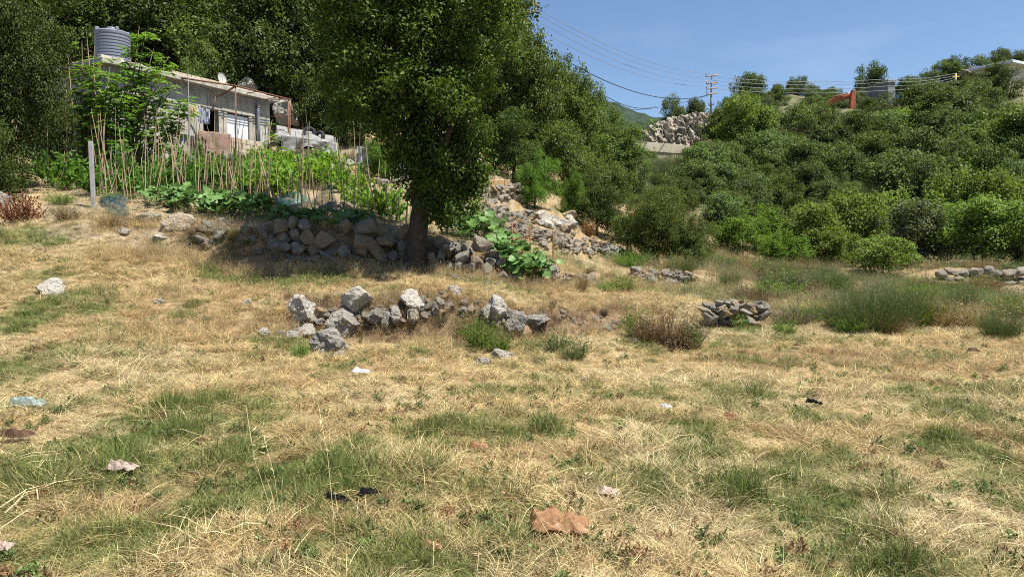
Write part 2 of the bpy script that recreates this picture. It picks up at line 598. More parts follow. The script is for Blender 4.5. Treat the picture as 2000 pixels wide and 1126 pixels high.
def ground_mat():
    s = NT('dry_field_ground')
    po = s.pos()
    g = s.attr('green').outputs['Fac']
    so = s.attr('soil').outputs['Fac']
    fa = s.attr('far').outputs['Fac']
    n1 = s.noise(1.6, 5, .6, po)
    n2 = s.noise(14, 5, .65, po, .6)
    n3 = s.noise(60, 3, .6, po, 1.2)
    dry = s.ramp(n2, [(.30, (.15, .10, .055)), (.5, (.35, .27, .15)), (.68, (.52, .42, .25))])
    dry = s.mix(s.ramp(n3, [(.42, .6), (.55, 0.0)]), dry, (.14, .095, .055))
    dry = s.mix(s.ramp(n1, [(.45, 0.0), (.65, .45)]), dry, (.30, .18, .095))
    grn = s.ramp(n2, [(.30, (.045, .055, .020)), (.55, (.10, .125, .040)), (.7, (.22, .21, .085))])
    c = s.mix(g, dry, grn)
    soil = s.ramp(n2, [(.3, (.18, .14, .09)), (.6, (.34, .27, .18)), (.75, (.46, .40, .32))])
    c = s.mix(so, c, soil)
    bk = s.attr('bank').outputs['Fac']
    bcol = s.ramp(n2, [(.30, (.075, .050, .030)), (.5, (.20, .135, .08)), (.68, (.36, .27, .165))])
    c = s.mix(s.math('MULTIPLY', bk, .85), c, bcol)
    far = s.ramp(n1, [(.35, (.055, .065, .030)), (.55, (.12, .115, .06)), (.72, (.26, .21, .13))])
    c = s.mix(fa, c, far)
    b = s.math('ADD', n2, s.math('MULTIPLY', n3, .5))
    return s.done(s.pbr(c, .95, .1, b, .8, .04))


M['ground'] = ground_mat()


def grass_mat():
    s = NT('grass_blade')
    a = s.attr('col', 'INSTANCER').outputs['Color']
    t = s.attr('tint').outputs['Fac']
    k = s.math('ADD', s.math('MULTIPLY', t, 1.05), .42)
    cc = s.n('ShaderNodeCombineColor')
    for i in range(3): s.l(k, cc.inputs[i])
    c = s.mix(1.0, a, cc.outputs[0], 'MULTIPLY')
    p = s.pbr(c, .6, .25)
    tr = s.n('ShaderNodeBsdfTranslucent')
    s.l(c, tr.inputs['Color'])
    ms = s.n('ShaderNodeMixShader')
    ms.inputs[0].default_value = .3
    s.l(p, ms.inputs[1])
    s.l(tr.outputs[0], ms.inputs[2])
    return s.done(ms.outputs[0])


M['grass'] = grass_mat()

# ------------------------------------------------------------------ ground sheet
# patches of living green grass in the straw field: (u, v, ru, rv, amount)
GREEN = [(370, 830, 170, 75, 1), (60, 940, 170, 110, .95), (150, 1060, 200, 70, .7), (120, 600, 120, 55, .8), (70, 465, 100, 22, .7), (30, 720, 90, 45, .7),
         (330, 480, 60, 16, .9), (455, 478, 50, 14, .9), (600, 545, 110, 14, .9), (480, 545, 90, 16, .8), (640, 720, 60, 20, .4), (360, 605, 40, 16, .8),
         (960, 845, 140, 42, .8), (500, 940, 190, 70, .6), (330, 900, 160, 60, .8), (1230, 940, 120, 60, .6), (1330, 850, 90, 32, .8), (1350, 900, 80, 40, .6),
         (1600, 985, 200, 85, .95), (1720, 960, 120, 60, .8), (1920, 910, 130, 80, .8), (1960, 830, 90, 40, .7), (1840, 770, 120, 24, .45), (760, 1090, 180, 60, .6),
         (980, 1050, 140, 70, .6), (560, 670, 80, 22, .7), (910, 545, 90, 10, .8), (1000, 555, 50, 10, .8), (1230, 555, 120, 12, .8), (1430, 640, 70, 14, .7),
         (230, 770, 60, 25, .4), (1620, 830, 60, 20, .5), (780, 860, 120, 35, .45), (860, 950, 160, 50, .5), (1060, 740, 90, 18, .35), (1480, 770, 110, 20, .35),
         (1650, 1090, 160, 50, .8), (1500, 680, 110, 12, .3), (1800, 700, 110, 12, .3), (1250, 820, 80, 22, .3)]
REDDISH = [(1600, 705, 260, 22, .8), (1340, 830, 90, 20, .8), (1900, 720, 120, 20, .6), (720, 1010, 110, 28, .7), (1150, 600, 120, 24, .6), (880, 620, 120, 35, .6), (1560, 880, 80, 24, .6), (560, 640, 80, 24, .5)]


def patch_world(lst):
    out = []
    for (u, v, ru, rv, a) in lst:
        c = G(u, v)
        e = G(u + ru, v)
        f0 = G(u, v - rv)
        f1 = G(u, v + rv)
        out.append((c.x, c.y, max(.15, abs(e.x - c.x)), max(.15, abs(f0.y - c.y)), max(.15, abs(c.y - f1.y)), a))
    return out


GREEN_W = patch_world(GREEN)
RED_W = patch_world(REDDISH)


def field_of(lst, x, y):
    wx = x + .8 * (fbm(x * 1.3 + 3, y * 1.3, 3) - .5)
    wy = y + 1.0 * (fbm(x * 1.3 + 31, y * 1.3 + 9, 3) - .5)
    o = np.zeros_like(x)
    for (cx, cy, rx, ryf, ryn, a) in lst:
        dy = wy - cy
        ry = np.where(dy > 0, ryf, ryn)
        d = ((wx - cx) / rx) ** 2 + (dy / ry) ** 2
        o = np.maximum(o, a * np.clip(1.35 - d, 0, 1))
    return o


def green_at(x, y):
    g = field_of(GREEN_W, x, y)
    g = g * (.55 + .9 * fbm(x * 2.1, y * 2.1, 3))
    g = g + .55 * np.clip(fbm(x * .9 + 70, y * .9 + 11, 4) - .53, 0, 1) * 4 * (y < 14)
    return np.clip(g, 0, 1)


def zones(x, y):
    Yk, Zk = knots(x, y)
    u = 1000 + F * x / np.maximum(y, 3.5)
    soil = ((y > Yk[:, 5] - .5) & (y < Yk[:, 9]) & (u > 90) & (u < 1000)).astype(float)
    far = np.clip((y - 34) / 8, 0, 1)
    return Yk, u, soil, far


def bank_at(x, y, Yk, u):
    b1 = ((y > Yk[:, 2] - .1) & (y < Yk[:, 3] + .15) & (u > 540) & (u < 1260)).astype(float)
    b2 = ((y > Yk[:, 4] - .05) & (y < Yk[:, 5] + .2) & (u > 330) & (u < 1120)).astype(float)
    return np.maximum(b1, b2)


def build_ground():
    ys = np.concatenate([-np.geomspace(60, 1.2, 14), np.arange(-.6, 2.4, .5), np.arange(2.4, 26, .11), np.geomspace(26, 660, 90)])
    s = np.concatenate([-np.geomspace(2.2, .96, 16), np.arange(-.94, .941, .0058), np.geomspace(.96, 2.2, 16)])
    w = np.hypot(ys, 3.0)
    X = s[None, :] * w[:, None]
    Y = np.repeat(ys[:, None], len(s), 1)
    x, y = X.ravel(), Y.ravel()
    z = H(x, y)
    n, m_ = len(ys), len(s)
    idx = np.arange(n * m_).reshape(n, m_)
    q = np.stack([idx[:-1, :-1], idx[:-1, 1:], idx[1:, 1:], idx[1:, :-1]], -1).reshape(-1, 4)
    me = np_mesh('ground', np.stack([x, y, z], 1), [q], smooth=True, m=M['ground'])
    Yk, u, soil, far = zones(x, y)
    for nm, val in (('green', green_at(x, y)), ('soil', soil * .85), ('far', far), ('bank', bank_at(x, y, Yk, u))):
        a = me.attributes.new(nm, 'FLOAT', 'POINT')
        a.data.foreach_set('value', val.astype(np.float32))
    tag(link('ground', me), kind='structure')


build_ground()

# ------------------------------------------------------------------ leaves, crowns, trees
def unit(a):
    return a / np.maximum(np.linalg.norm(a, axis=1, keepdims=True), 1e-6)


def leaf_quads(c, axis, nrm, L, W, fold=.25):
    """c base points, axis unit dirs, nrm approx normals: one folded rhombic quad per leaf"""
    side = unit(np.cross(axis, nrm))
    nn = np.cross(side, axis)
    n = len(c)
    L = np.broadcast_to(L, (n,))[:, None]
    W = np.broadcast_to(W, (n,))[:, None]
    mid = c + axis * L * .45
    V = np.empty((n, 4, 3))
    V[:, 0] = c
    V[:, 1] = mid + side * W * .5 + nn * W * fold
    V[:, 2] = c + axis * L - nn * W * fold * .6
    V[:, 3] = mid - side * W * .5 + nn * W * fold
    return V.reshape(-1, 3), np.arange(4 * n).reshape(n, 4)


def lobes_leaves(rs, lobes, n_spray, per, L, W, sig, up=.55, shell=.72):
    """lobes (k,4) centre+radius -> leaves clustered in sprays on the lobes"""
    lo = np.asarray(lobes, float)
    w = lo[:, 3] ** 2
    k = rs.choice(len(lo), n_spray, p=w / w.sum())
    d = unit(rs.normal(size=(n_spray, 3)) + np.array([0, 0, .40]))
    rr = lo[k, 3] * (shell + (1.12 - shell) * rs.rand(n_spray) ** .8)
    cen = lo[k, :3] + d * rr[:, None] * np.array([1, 1, .92])
    kk = np.repeat(np.arange(n_spray), per)
    n = len(kk)
    dd = d[kk]
    c = cen[kk] + rs.normal(size=(n, 3)) * sig
    off = (c - cen[kk]) / sig
    ax = unit(dd * .25 + rs.normal(size=(n, 3)) * .8 + np.array([0, 0, -.15]))
    nr = unit(rs.normal(size=(n, 3)) * .30 + dd * .75 + off * .20 + np.array([0, 0, up]))
    sz = .7 + .6 * rs.rand(n)
    V, Fq = leaf_quads(c, ax, nr, L * sz, W * sz)
    spr = rs.rand(n_spray)
    tint = np.clip(.55 * spr[kk] + .45 * rs.rand(n), 0, 1)
    return V, Fq, tint


def sub_lobes(rs, lobes, k, f=(.30, .46), up=.35, core=.6):
    out = []
    for (x, y, z, r) in lobes:
        for _ in range(k):
            d = rs.normal(size=3) + np.array([0, 0, up])
            d /= np.linalg.norm(d)
            q = r * rs.uniform(*f)
            o = r * rs.uniform(.62, 1.06)
            out.append((x + d[0] * o, y + d[1] * o, z + d[2] * o * .92, q))
        out.append((x, y, z, r * core))
    return out


def trunk_mesh(name, rs, base_r, h, tips, m, lean=(0, 0), n=8):
    """one tapered trunk that splits into limbs reaching towards the crown lobes"""
    bm = bmesh.new()
    th = h
    pts, rad = [], []
    for i in range(6):
        t = i / 5
        wob = Vector((rs.normal() * .04, rs.normal() * .04, 0)) * h * .25 * (t > 0)
        pts.append(Vector((lean[0] * t, lean[1] * t, th * t - .25 * (t == 0))) + wob)
        rad.append(base_r * (1.25 if i == 0 else 1 - .45 * t))
    add_tube(bm, pts, rad, n)
    for tp in tips:
        s0 = pts[3] if rs.rand() < .4 else pts[5]
        tp = Vector(tp)
        mid = s0.lerp(tp, .5) + Vector((rs.normal(), rs.normal(), .4 * rs.normal())) * (tp - s0).length * .09
        add_tube(bm, [s0, s0.lerp(mid, .55), mid, tp], [base_r * .5, base_r * .36, base_r * .22, base_r * .06], 5)
    return bm_mesh(name, bm, m)


PROTO = {}


def make_proto(key, seed, h, w, n_lobe, n_spray, per, L, W, low=.18, lr=(.17, .27), sig=None, flat=1.0, trunk_r=.12, trunk_h=.35, foot=.62):
    rs = np.random.RandomState(seed)
    lob = []
    tries = 0
    while len(lob) < n_lobe and tries < 4000:
        tries += 1
        p = rs.uniform(-1, 1, 3)
        zz = (p[2] + 1) / 2
        prof = (1 - (max(0, zz - .38) / .62) ** 2.2) ** .5 * (foot + (1 - foot) * min(1, zz / .4))
        if np.hypot(p[0], p[1]) > prof: continue
        if np.hypot(p[0], p[1]) < prof * .45 and rs.rand() < .55: continue
        r = rs.uniform(*lr) * min(w, h)
        lob.append((p[0] * (w / 2 - r * .7), p[1] * (w / 2 - r * .7), h * low + zz * (h * (1 - low) - r) + r * .2, r))
    V, Fq, t = lobes_leaves(rs, sub_lobes(rs, lob, 8), n_spray, per, L, W, sig or .045 * h, shell=.5)
    cm = np_mesh(key + '_crown', V, [Fq], t)
    tips = [lob[i][:3] for i in rs.choice(len(lob), min(9, len(lob)), replace=False)]
    tm = trunk_mesh(key + '_trunk', rs, trunk_r, h * trunk_h, tips, M['bark'])
    PROTO[key] = (tm, cm, h, w)


for i in range(5):
    make_proto('oak%d' % i, 100 + i, 6.5, 5.6, 18, 2700, 8, .15, .085, low=.06, sig=.10, lr=(.17, .27), foot=.4)
for i in range(3):
    make_proto('far%d' % i, 200 + i, 5.5, 5.6, 16, 2300, 7, .17, .10, low=.05, sig=.11, lr=(.17, .27), foot=.30)
for i in range(3):
    make_proto('orch%d' % i, 300 + i, 3.6, 3.8, 20, 1200, 8, .13, .07, low=.14, sig=.11, lr=(.13, .22), trunk_r=.07, trunk_h=.3)
for i in range(2):
    make_proto('tall%d' % i, 400 + i, 8.5, 5.0, 22, 3200, 8, .13, .075, low=.10, sig=.10, lr=(.18, .28), trunk_r=.16)
make_proto('near0', 500, 6.5, 5.4, 26, 5800, 9, .085, .05, low=.05, sig=.085, lr=(.16, .26), trunk_r=.12)
make_proto('near1', 501, 4.6, 4.4, 22, 4000, 9, .085, .05, low=.04, sig=.08, lr=(.16, .26), trunk_r=.1)


def place_tree(key, u, vtop, Y, wpx, mat_, label, cat='tree', group=None, name='oak_tree', rz=None, base=None, sink=.15):
    tm, cm, h, w = PROTO[key]
    b = Vector(base) if base is not None else at(u, Y)
    top = P(u, vtop, Y).z
    hh = max(1.0, top - b.z)
    ww = wpx / F * Y
    Y_ = Y
    while base is None and Y > 45 and hh < .72 * ww and Y_ > Y * .72:    # stand it lower on the slope rather than squash it
        Y_ *= .985
        b = at(u, Y_)
        hh = max(1.0, P(u, vtop, Y_).z - b.z)
        ww = wpx / F * Y_
    hh = max(hh, .6 * ww)
    e = empty(name, b - Vector((0, 0, sink)), RND.uniform(0, 6.28) if rz is None else rz)
    e.scale = (ww / w, ww / w, (hh + sink) / h * 1.02)
    t = link('trunk', tm, None, e)
    c = bpy.data.objects.new('crown', cm)
    if len(cm.materials) == 0: cm.materials.append(M['oak'])
    C.objects.link(c)
    c.parent = e
    slot_mat(c, mat_)
    tag(e, label, cat, group)
    return e


RND = random.Random(11)

# ---------------- the big tree in the middle, leaning trunk, crown cut by the top of the picture
def main_tree():
    rs = np.random.RandomState(5)
    Y0 = 15.0
    b = G(803, 531)
    Y0 = b.y
    e = empty('oak_tree', b)
    tag(e, 'big leafy tree with leaning dark trunk standing in front of the stone terrace wall', 'tree')
    px = [(680, 40, 80), (640, -40, 80), (760, -60, 120), (760, 60, 105), (880, -40, 120), (860, 80, 105), (946, 5, 52), (984, 58, 30), (990, 10, 24), (640, 165, 26), (668, 232, 26), (1008, 40, 14), (700, 135, 68), (690, 190, 42),
          (780, 170, 85), (870, 180, 85), (908, 160, 56), (940, 108, 46), (740, 232, 42), (800, 250, 55), (870, 270, 65), (908, 235, 44), (922, 300, 36),
          (880, 335, 52), (832, 345, 40), (895, 385, 34), (852, 395, 30), (818, 290, 42), (922, 350, 34), (934, 262, 26), (645, 30, 48), (660, 100, 40), (720, 70, 60), (780, 300, 26),
          (700, -130, 90), (820, -160, 120), (930, -120, 90), (915, 60, 60), (820, 130, 70), (982, 108, 20), (865, 412, 26), (1004, 100, 16), (972, 178, 18), (890, 300, 50), (860, 370, 46), (905, 340, 44), (935, 330, 34), (830, 382, 40), (812, 335, 44), (848, 418, 28), (795, 300, 50), (872, 404, 34), (842, 300, 60), (760, 265, 36), (905, 395, 28), (916, 372, 26), (845, 360, 46), (862, 330, 46), (858, 396, 40), (838, 400, 34), (880, 420, 24)]
    lob = []
    for (u, v, r) in px:
        r_m = r / F * Y0
        for sgn in (-1, 0, 1):
            dy = sgn * rs.uniform(.5, 1.35) * (1.15 if v < 200 else .6)
            if v > 270 and u > 890: dy = .15 + abs(dy) * (.9 if sgn > 0 else .3)
            elif v > 270: dy *= .75
            rr = r_m * (1 if sgn == 0 else rs.uniform(.7, .95))
            p = P(u + rs.uniform(-10, 10) * abs(sgn), v + rs.uniform(-14, 14) * abs(sgn), Y0 + .2 + dy)
            lob.append((p.x - b.x, p.y - b.y, p.z - b.z, rr * .92))
    V, Fq, t = lobes_leaves(rs, sub_lobes(rs, lob, 8, (.24, .42), .35, .3), 13000, 9, .080, .046, .075, up=.45, shell=.45)
    link('crown', np_mesh('main_crown', V, [Fq], t, m=M['main_leaf']), None, e)
    bm = bmesh.new()

    def Q(u, v, dy=0.0):
        return P(u, v, Y0 + dy) - b
    tr = [Q(803, 545), Q(806, 520), Q(812, 480), Q(817, 440), Q(822, 400, .1), Q(820, 340, .2), Q(815, 270, .25), Q(822, 180, .3), Q(830, 80, .3), Q(835, -40, .3)]
    add_tube(bm, tr, [.29, .235, .20, .185, .175, .15, .135, .11, .085, .05], 12)
    for (a, mid, tip, r) in ((Q(818, 425), Q(840, 400, -.1), Q(850, 330, -.2), .13), (Q(850, 330, -.2), Q(880, 250, -.4), Q(920, 130, -.5), .085), (Q(820, 330, .2), Q(780, 230, .3), Q(700, 130, .5), .08),
                             (Q(815, 270, .25), Q(770, 120, -.6), Q(730, -20, -.8), .075), (Q(850, 330, -.2), Q(900, 330, -.4), Q(930, 290, -.5), .05), (Q(822, 180, .3), Q(880, 60, .8), Q(960, 20, 1.0), .07),
                             (Q(835, 395, -.1), Q(870, 390, -.2), Q(890, 375, -.3), .045)):
        add_tube(bm, [a, a.lerp(mid, .5), mid, mid.lerp(tip, .5) + Vector((.05, 0, .05)), tip], [r, r * .85, r * .68, r * .45, r * .15], 7)
    # uneven bark
    for v in bm.verts:
        n_ = mnoise.noise(v.co * 5) * .03 + mnoise.noise(v.co * 14) * .012
        v.co += Vector((n_, n_ * .6, 0))
    link('trunk', bm_mesh('main_trunk', bm, M['bark']), None, e)


main_tree()

# ---------------- trees and bushes placed one by one: (proto, u, vtop, Y, width px, material, label)
TREES = [
    # left wood round and behind the house
    ('near0', 10, -150, 19.5, 270, 'oak', 'dark broad-leaved tree filling the left edge of the picture beside the garden'),
    ('near1', -50, 170, 18.0, 230, 'oak', 'low dark tree cut off by the left edge above the reddish dead bush'),
    ('near1', 105, 150, 23.5, 130, 'oak_mid', 'leafy green tree between the dark left tree and the water tank'),
    ('tall0', 300, -60, 38, 210, 'oak_mid', 'pale sunlit tree standing behind the grey water tank'),
    ('oak1', 200, -60, 40, 260, 'oak', 'dark tree behind the left edge of the water tank'),
    ('oak2', 400, -80, 42, 280, 'oak', 'very dark tree between the pale tree and the tree above the satellite dish'),
    ('oak0', 425, 30, 34, 170, 'oak_mid', 'tree with a sunlit edge behind the middle of the house roof'),
    ('near0', 570, -70, 35, 250, 'oak', 'large dark oak behind the right end of the house'),
    ('near1', 630, 130, 33.5, 130, 'oak', 'dark oak bush above the white tarp shelter'),
    ('oak3', 510, 0, 44, 260, 'oak_mid', 'tree on the bank high between the house and the large dark oak'),
    ('oak4', 90, -120, 34, 330, 'oak', 'tall dark tree high behind the left edge trees'),
    ('near1', 372, 105, 30, 110, 'oak_mid', 'small leafy shrub on the bank just behind the house roof'),
    ('near1', 705, 170, 33, 120, 'oak', 'dark tree half hidden by the left side of the big leaning tree'),
    # spur to the right of the big tree
    ('near0', 1032, 48, 36, 150, 'oak_mid', 'tall tree just right of the big tree under the near pole top'),
    ('tall1', 1004, 190, 31, 140, 'oak', 'bushy tree close behind the right edge of the big tree'),
    ('near0', 1105, 105, 40, 135, 'oak_mid', 'tree on the left skyline slope below the black cables'),
    ('oak2', 1150, 160, 44, 110, 'oak_mid', 'tree lower down the left skyline slope beside the far mountain'),
    ('near1', 1180, 205, 46, 100, 'oak_mid', 'last rounded tree at the foot of the left skyline slope'),
    ('near0', 1110, 235, 32, 150, 'oak_mid', 'dense tree in the middle of the slope above the bright small trees'),
    ('near1', 1180, 290, 34, 130, 'oak_mid', 'olive green tree left of the culvert on the slope'),
    ('near1', 1045, 298, 25, 95, 'bright', 'small bright green tree with thin trunk above the rubble terraces'),
    ('near1', 1115, 328, 26.5, 62, 'bright', 'slim bright green fruit tree beside the small thin-trunked tree'),
    ('near1', 1165, 338, 27, 130, 'oak', 'dark bush hanging over the rubble slope'),
    ('near0', 1285, 325, 24, 165, 'oak_mid', 'large rounded oak bush at the meadow edge below the culvert'),
    ('near1', 1345, 420, 23, 105, 'oak_mid', 'low bush spreading right from the large rounded oak bush'),
    ('near1', 1225, 400, 25, 90, 'oak_mid', 'low bush on the left flank of the large rounded oak bush'),
    ('near1', 1240, 318, 38, 75, 'grey_green', 'pale feathery shrub in front of the culvert'),
    # right hill
    ('far0', 1378, 272, 70, 100, 'oak_far', 'dark bush at the foot of the bare rock outcrop'),
    ('far1', 1420, 195, 78, 130, 'oak_far', 'broad tree right in front of the wooden power pole'),
    ('far2', 1380, 280, 60, 130, 'oak_far', 'deep green tree below the rock outcrop on the hill'),
    ('far0', 1465, 255, 66, 120, 'oak_far', 'round tree in the middle of the hillside wood'),
    ('far1', 1440, 340, 48, 130, 'oak_far', 'dark tree low on the hillside behind the orchard left end'),
    ('far2', 1540, 205, 84, 110, 'oak_far', 'tree beside the pale rock scar near the hill top'),
    ('far0', 1605, 205, 84, 110, 'oak_far', 'tree left below the orange excavator arm'),
    ('far1', 1660, 222, 76, 110, 'oak_far', 'tree right below the orange excavator arm'),
    ('far2', 1545, 270, 62, 130, 'oak_far', 'broad dark tree in the centre of the hillside'),
    ('far0', 1630, 280, 60, 120, 'oak_far', 'leafy tree beside the bare path scar on the hillside'),
    ('far1', 1790, 150, 80, 150, 'oak_far', 'large dark tree right of the grey concrete building'),
    ('far2', 1850, 170, 72, 160, 'oak_far', 'widest tree on the right hillside'),
    ('far0', 1935, 122, 92, 95, 'oak_far', 'tall dark tree in front of the cream house'),
    ('far1', 1810, 290, 50, 100, 'oak_far', 'small round tree halfway down the right slope'),
    ('far2', 1905, 285, 55, 110, 'oak_far', 'bush on the slope under the widest right tree'),
    ('far0', 1990, 228, 60, 110, 'oak_far', 'tree at the right edge under the cream house'),
    ('far1', 1975, 290, 48, 100, 'oak_far', 'bush at the right edge above the orchard'),
    ('far1', 1502, 216, 88, 90, 'oak_far', 'tree left of the pale rock scar'),
    ('far0', 1568, 204, 90, 80, 'oak_far', 'tree right of the pale rock scar'),
    ('far2', 1590, 236, 78, 90, 'oak_far', 'tree under the low skyline bush left of the excavator'),
    ('far1', 1524, 246, 80, 100, 'oak_far', 'tree covering the foot of the pale rock scar'),
    ('far2', 1478, 212, 85, 80, 'oak_far', 'rounded tree under the lone skyline tree'),
    ('far0', 1492, 190, 100, 60, 'grey_green', 'greyish bush just below the lone skyline tree'),
    ('far1', 1580, 182, 108, 60, 'oak_far', 'bush under the small round skyline tree'),
    ('far2', 1562, 318, 53, 110, 'oak_far', 'dark tree low in the centre of the hillside'),
    ('far0', 1525, 338, 46, 90, 'oak_mid', 'rounded bush above the orchard left end'),
    ('far1', 1610, 340, 48, 100, 'oak_far', 'rounded bush above the pointed orchard tree'),
    ('far0', 1440, 182, 104, 50, 'grey_green', 'dry greyish bush left of the lone skyline tree'),
    ('far2', 1405, 215, 88, 70, 'oak_far', 'tree right beside the foot of the wooden power pole'),
    # skyline
    ('far1', 1458, 128, 112, 66, 'oak_far', 'round lone tree on the skyline right of the wooden power pole'),
    ('far2', 1550, 148, 112, 54, 'oak_far', 'small round tree second on the skyline right of the power pole'),
    ('far0', 1512, 168, 112, 50, 'oak_far', 'low bush between the two round skyline trees'),
    ('far2', 1690, 122, 118, 68, 'oak_far', 'round skyline tree behind the grey concrete building'),
    ('far0', 1310, 188, 104, 62, 'oak_far', 'bush on top of the bare rock outcrop'),
    ('far1', 1355, 183, 104, 50, 'oak_far', 'bush left of the power pole on the rock outcrop'),
    ('far1', 1412, 180, 106, 36, 'oak_far', 'tiny bush just right of the wooden power pole'),
    ('far2', 1855, 108, 122, 60, 'oak_far', 'skyline tree left of the yellow pole'),
    ('far0', 1900, 110, 124, 70, 'oak_far', 'skyline tree above the yellow pole'),
    ('far1', 1768, 142, 116, 70, 'oak_far', 'skyline tree hiding the right end of the grey concrete building'),
    ('far2', 1832, 120, 121, 74, 'oak_far', 'skyline tree two crowns left of the yellow pole'),
    ('far0', 1900, 158, 90, 90, 'oak_far', 'tree standing in front of the foot of the yellow pole'),
    ('far1', 1845, 150, 95, 80, 'oak_far', 'tree left below the yellow pole'),
    ('far1', 1945, 84, 128, 66, 'oak_far', 'highest skyline tree above the cream house'),
    ('far2', 1990, 95, 128, 60, 'oak_far', 'skyline tree cut off by the right edge'),
    ('far0', 1800, 138, 120, 60, 'oak_far', 'low skyline tree left of the overhead wires on the right'),
    ('far1', 1620, 172, 116, 50, 'oak_far', 'low skyline bush left of the excavator arm'),
    ('far2', 1890, 150, 98, 80, 'oak_far', 'rounded tree behind the yellow pole'),
    # orchard, meadow edge
    ('orch0', 1450, 425, 33, 100, 'bright', 'bright green young tree at the left end of the orchard'),
    ('orch1', 1500, 408, 36, 90, 'bright', 'second bright green tree from the left end of the orchard'),
    ('orch2', 1585, 405, 34, 130, 'orchard', 'spreading green fruit tree left of the pointed orchard tree'),
    ('orch0', 1665, 372, 36, 120, 'orchard', 'pointed light green fruit tree in the middle of the orchard'),
    ('orch1', 1745, 372, 38, 140, 'orchard', 'light green fruit tree behind the round orchard bush'),
    ('near1', 1725, 462, 30, 110, 'orchard', 'round light green bush in front of the orchard'),
    ('orch2', 1800, 400, 33, 130, 'grey_green', 'sparse greyish tree with bare branches in the orchard'),
    ('orch0', 1900, 385, 32, 150, 'orchard', 'fruit tree with a visible dark forked trunk behind the far stone wall'),
    ('orch1', 1880, 330, 40, 130, 'orchard', 'fruit tree at the back of the orchard on the right'),
    ('orch2', 1950, 340, 39, 120, 'orchard', 'fruit tree at the back right corner of the orchard'),
    ('near1', 1985, 400, 31, 130, 'orchard', 'dense fruit tree cut by the right edge above the stone wall'),
    ('orch1', 1540, 455, 31, 80, 'bright', 'low bright sapling beside the orchard left end'),
    ('near1', 1640, 470, 32, 90, 'orchard', 'low green bush under the pointed orchard tree'),
    ('near1', 750, 262, 24, 78, 'bright', 'small fig tree with large bright leaves right of the tarp shelter'),
]
for (k, u, vt, Y, wpx, m_, lab) in TREES:
    if k == 'near0' and Y > 27: k = ('oak1', 'oak3', 'oak0')[int(u) % 3]
    if k == 'near1' and Y > 27: k = ('oak2', 'oak4')[int(u) % 2] if m_ not in ('bright', 'orchard') else 'orch%d' % (int(u) % 3)
    if k.startswith('orch'): wpx *= 1.3; vt -= 8
    nm = {'bright': 'fruit_tree', 'orchard': 'fruit_tree', 'grey_green': 'shrub'}.get(m_, 'oak_tree')
    place_tree(k, u, vt, Y, wpx, M[m_], lab, 'bush' if 'bush' in lab or 'shrub' in lab else 'tree', None, 'bush' if 'bush' in lab else nm)

# the wood that closes the slopes: many evergreen trees nobody can tell apart
rs = np.random.RandomState(21)


def wood(n, ulo, uhi, ylo, yhi, hlo, hhi, keys, m_, label, group, minD, keep=None, lim=None, where=None):
    pts = []
    tries = 0
    while len(pts) < n and tries < 8000:
        tries += 1
        u = rs.uniform(ulo, uhi)
        Y = ylo + (yhi - ylo) * rs.rand()
        x = (u - 1000) / F * Y
        if keep and not keep(u, Y): continue
        if any((x - a) ** 2 + (Y - b_) ** 2 < minD ** 2 for a, b_ in pts): continue
        pts.append((x, Y))
        z = hz(x, Y)
        h = rs.uniform(hlo, hhi) * (.78 if lim and Y > 88 else 1)
        tm, cm, ph, pw = PROTO[keys[rs.randint(len(keys))]]
        vt_ = 480 - F * (z + h - CAMZ) / Y
        if lim is not None and vt_ < np.interp(u, LIM_U, LIM_V): continue
        lab_, grp_ = label, group
        if where: 
            w_ = where(u, Y)
            lab_, grp_ = label + ' ' + w_, group + ' ' + w_
        e = empty('oak_tree', (x, Y, z - .2), rs.uniform(0, 6.28))
        s = h / ph
        wf = rs.uniform(.95, 1.35) if lim else rs.uniform(.9, 1.3)
        e.scale = (s * wf, s * wf * rs.uniform(.9, 1.1), s)
        link('trunk', tm, None, e)
        c = link('crown', cm, M['oak'], e)
        slot_mat(c, M[m_ if not isinstance(m_, tuple) else m_[rs.randint(len(m_))]])
        tag(e, lab_, 'tree', grp_)


LIM_U = [1230, 1300, 1345, 1375, 1395, 1420, 1450, 1490, 1528, 1562, 1600, 1640, 1672, 1690, 1740, 1800, 1900, 1940, 2000, 2150]
LIM_V = [302, 300, 285, 262, 215, 192, 182, 196, 236, 196, 190, 200, 215, 200, 195, 170, 155, 150, 225, 240]


def where_left(u, Y):
    a = 'left of the water tank' if u < 200 else 'above the house roof' if u < 420 else 'above the satellite dish' if u < 560 else 'behind the tarp shelter' if u < 700 else 'behind the big leaning tree'
    return ('low ' if Y < 42 else 'high ') + a


def where_right(u, Y):
    a = 'below the rock outcrop' if u < 1400 else 'below the round lone skyline tree' if u < 1500 else 'below the pale rock scar' if u < 1600 else 'below the excavator arm' if u < 1690 else 'below the grey building' if u < 1780 else 'below the yellow pole' if u < 1900 else 'below the cream house'
    return ('low down ' if Y < 62 else 'half way up ' if Y < 82 else 'high up ') + a


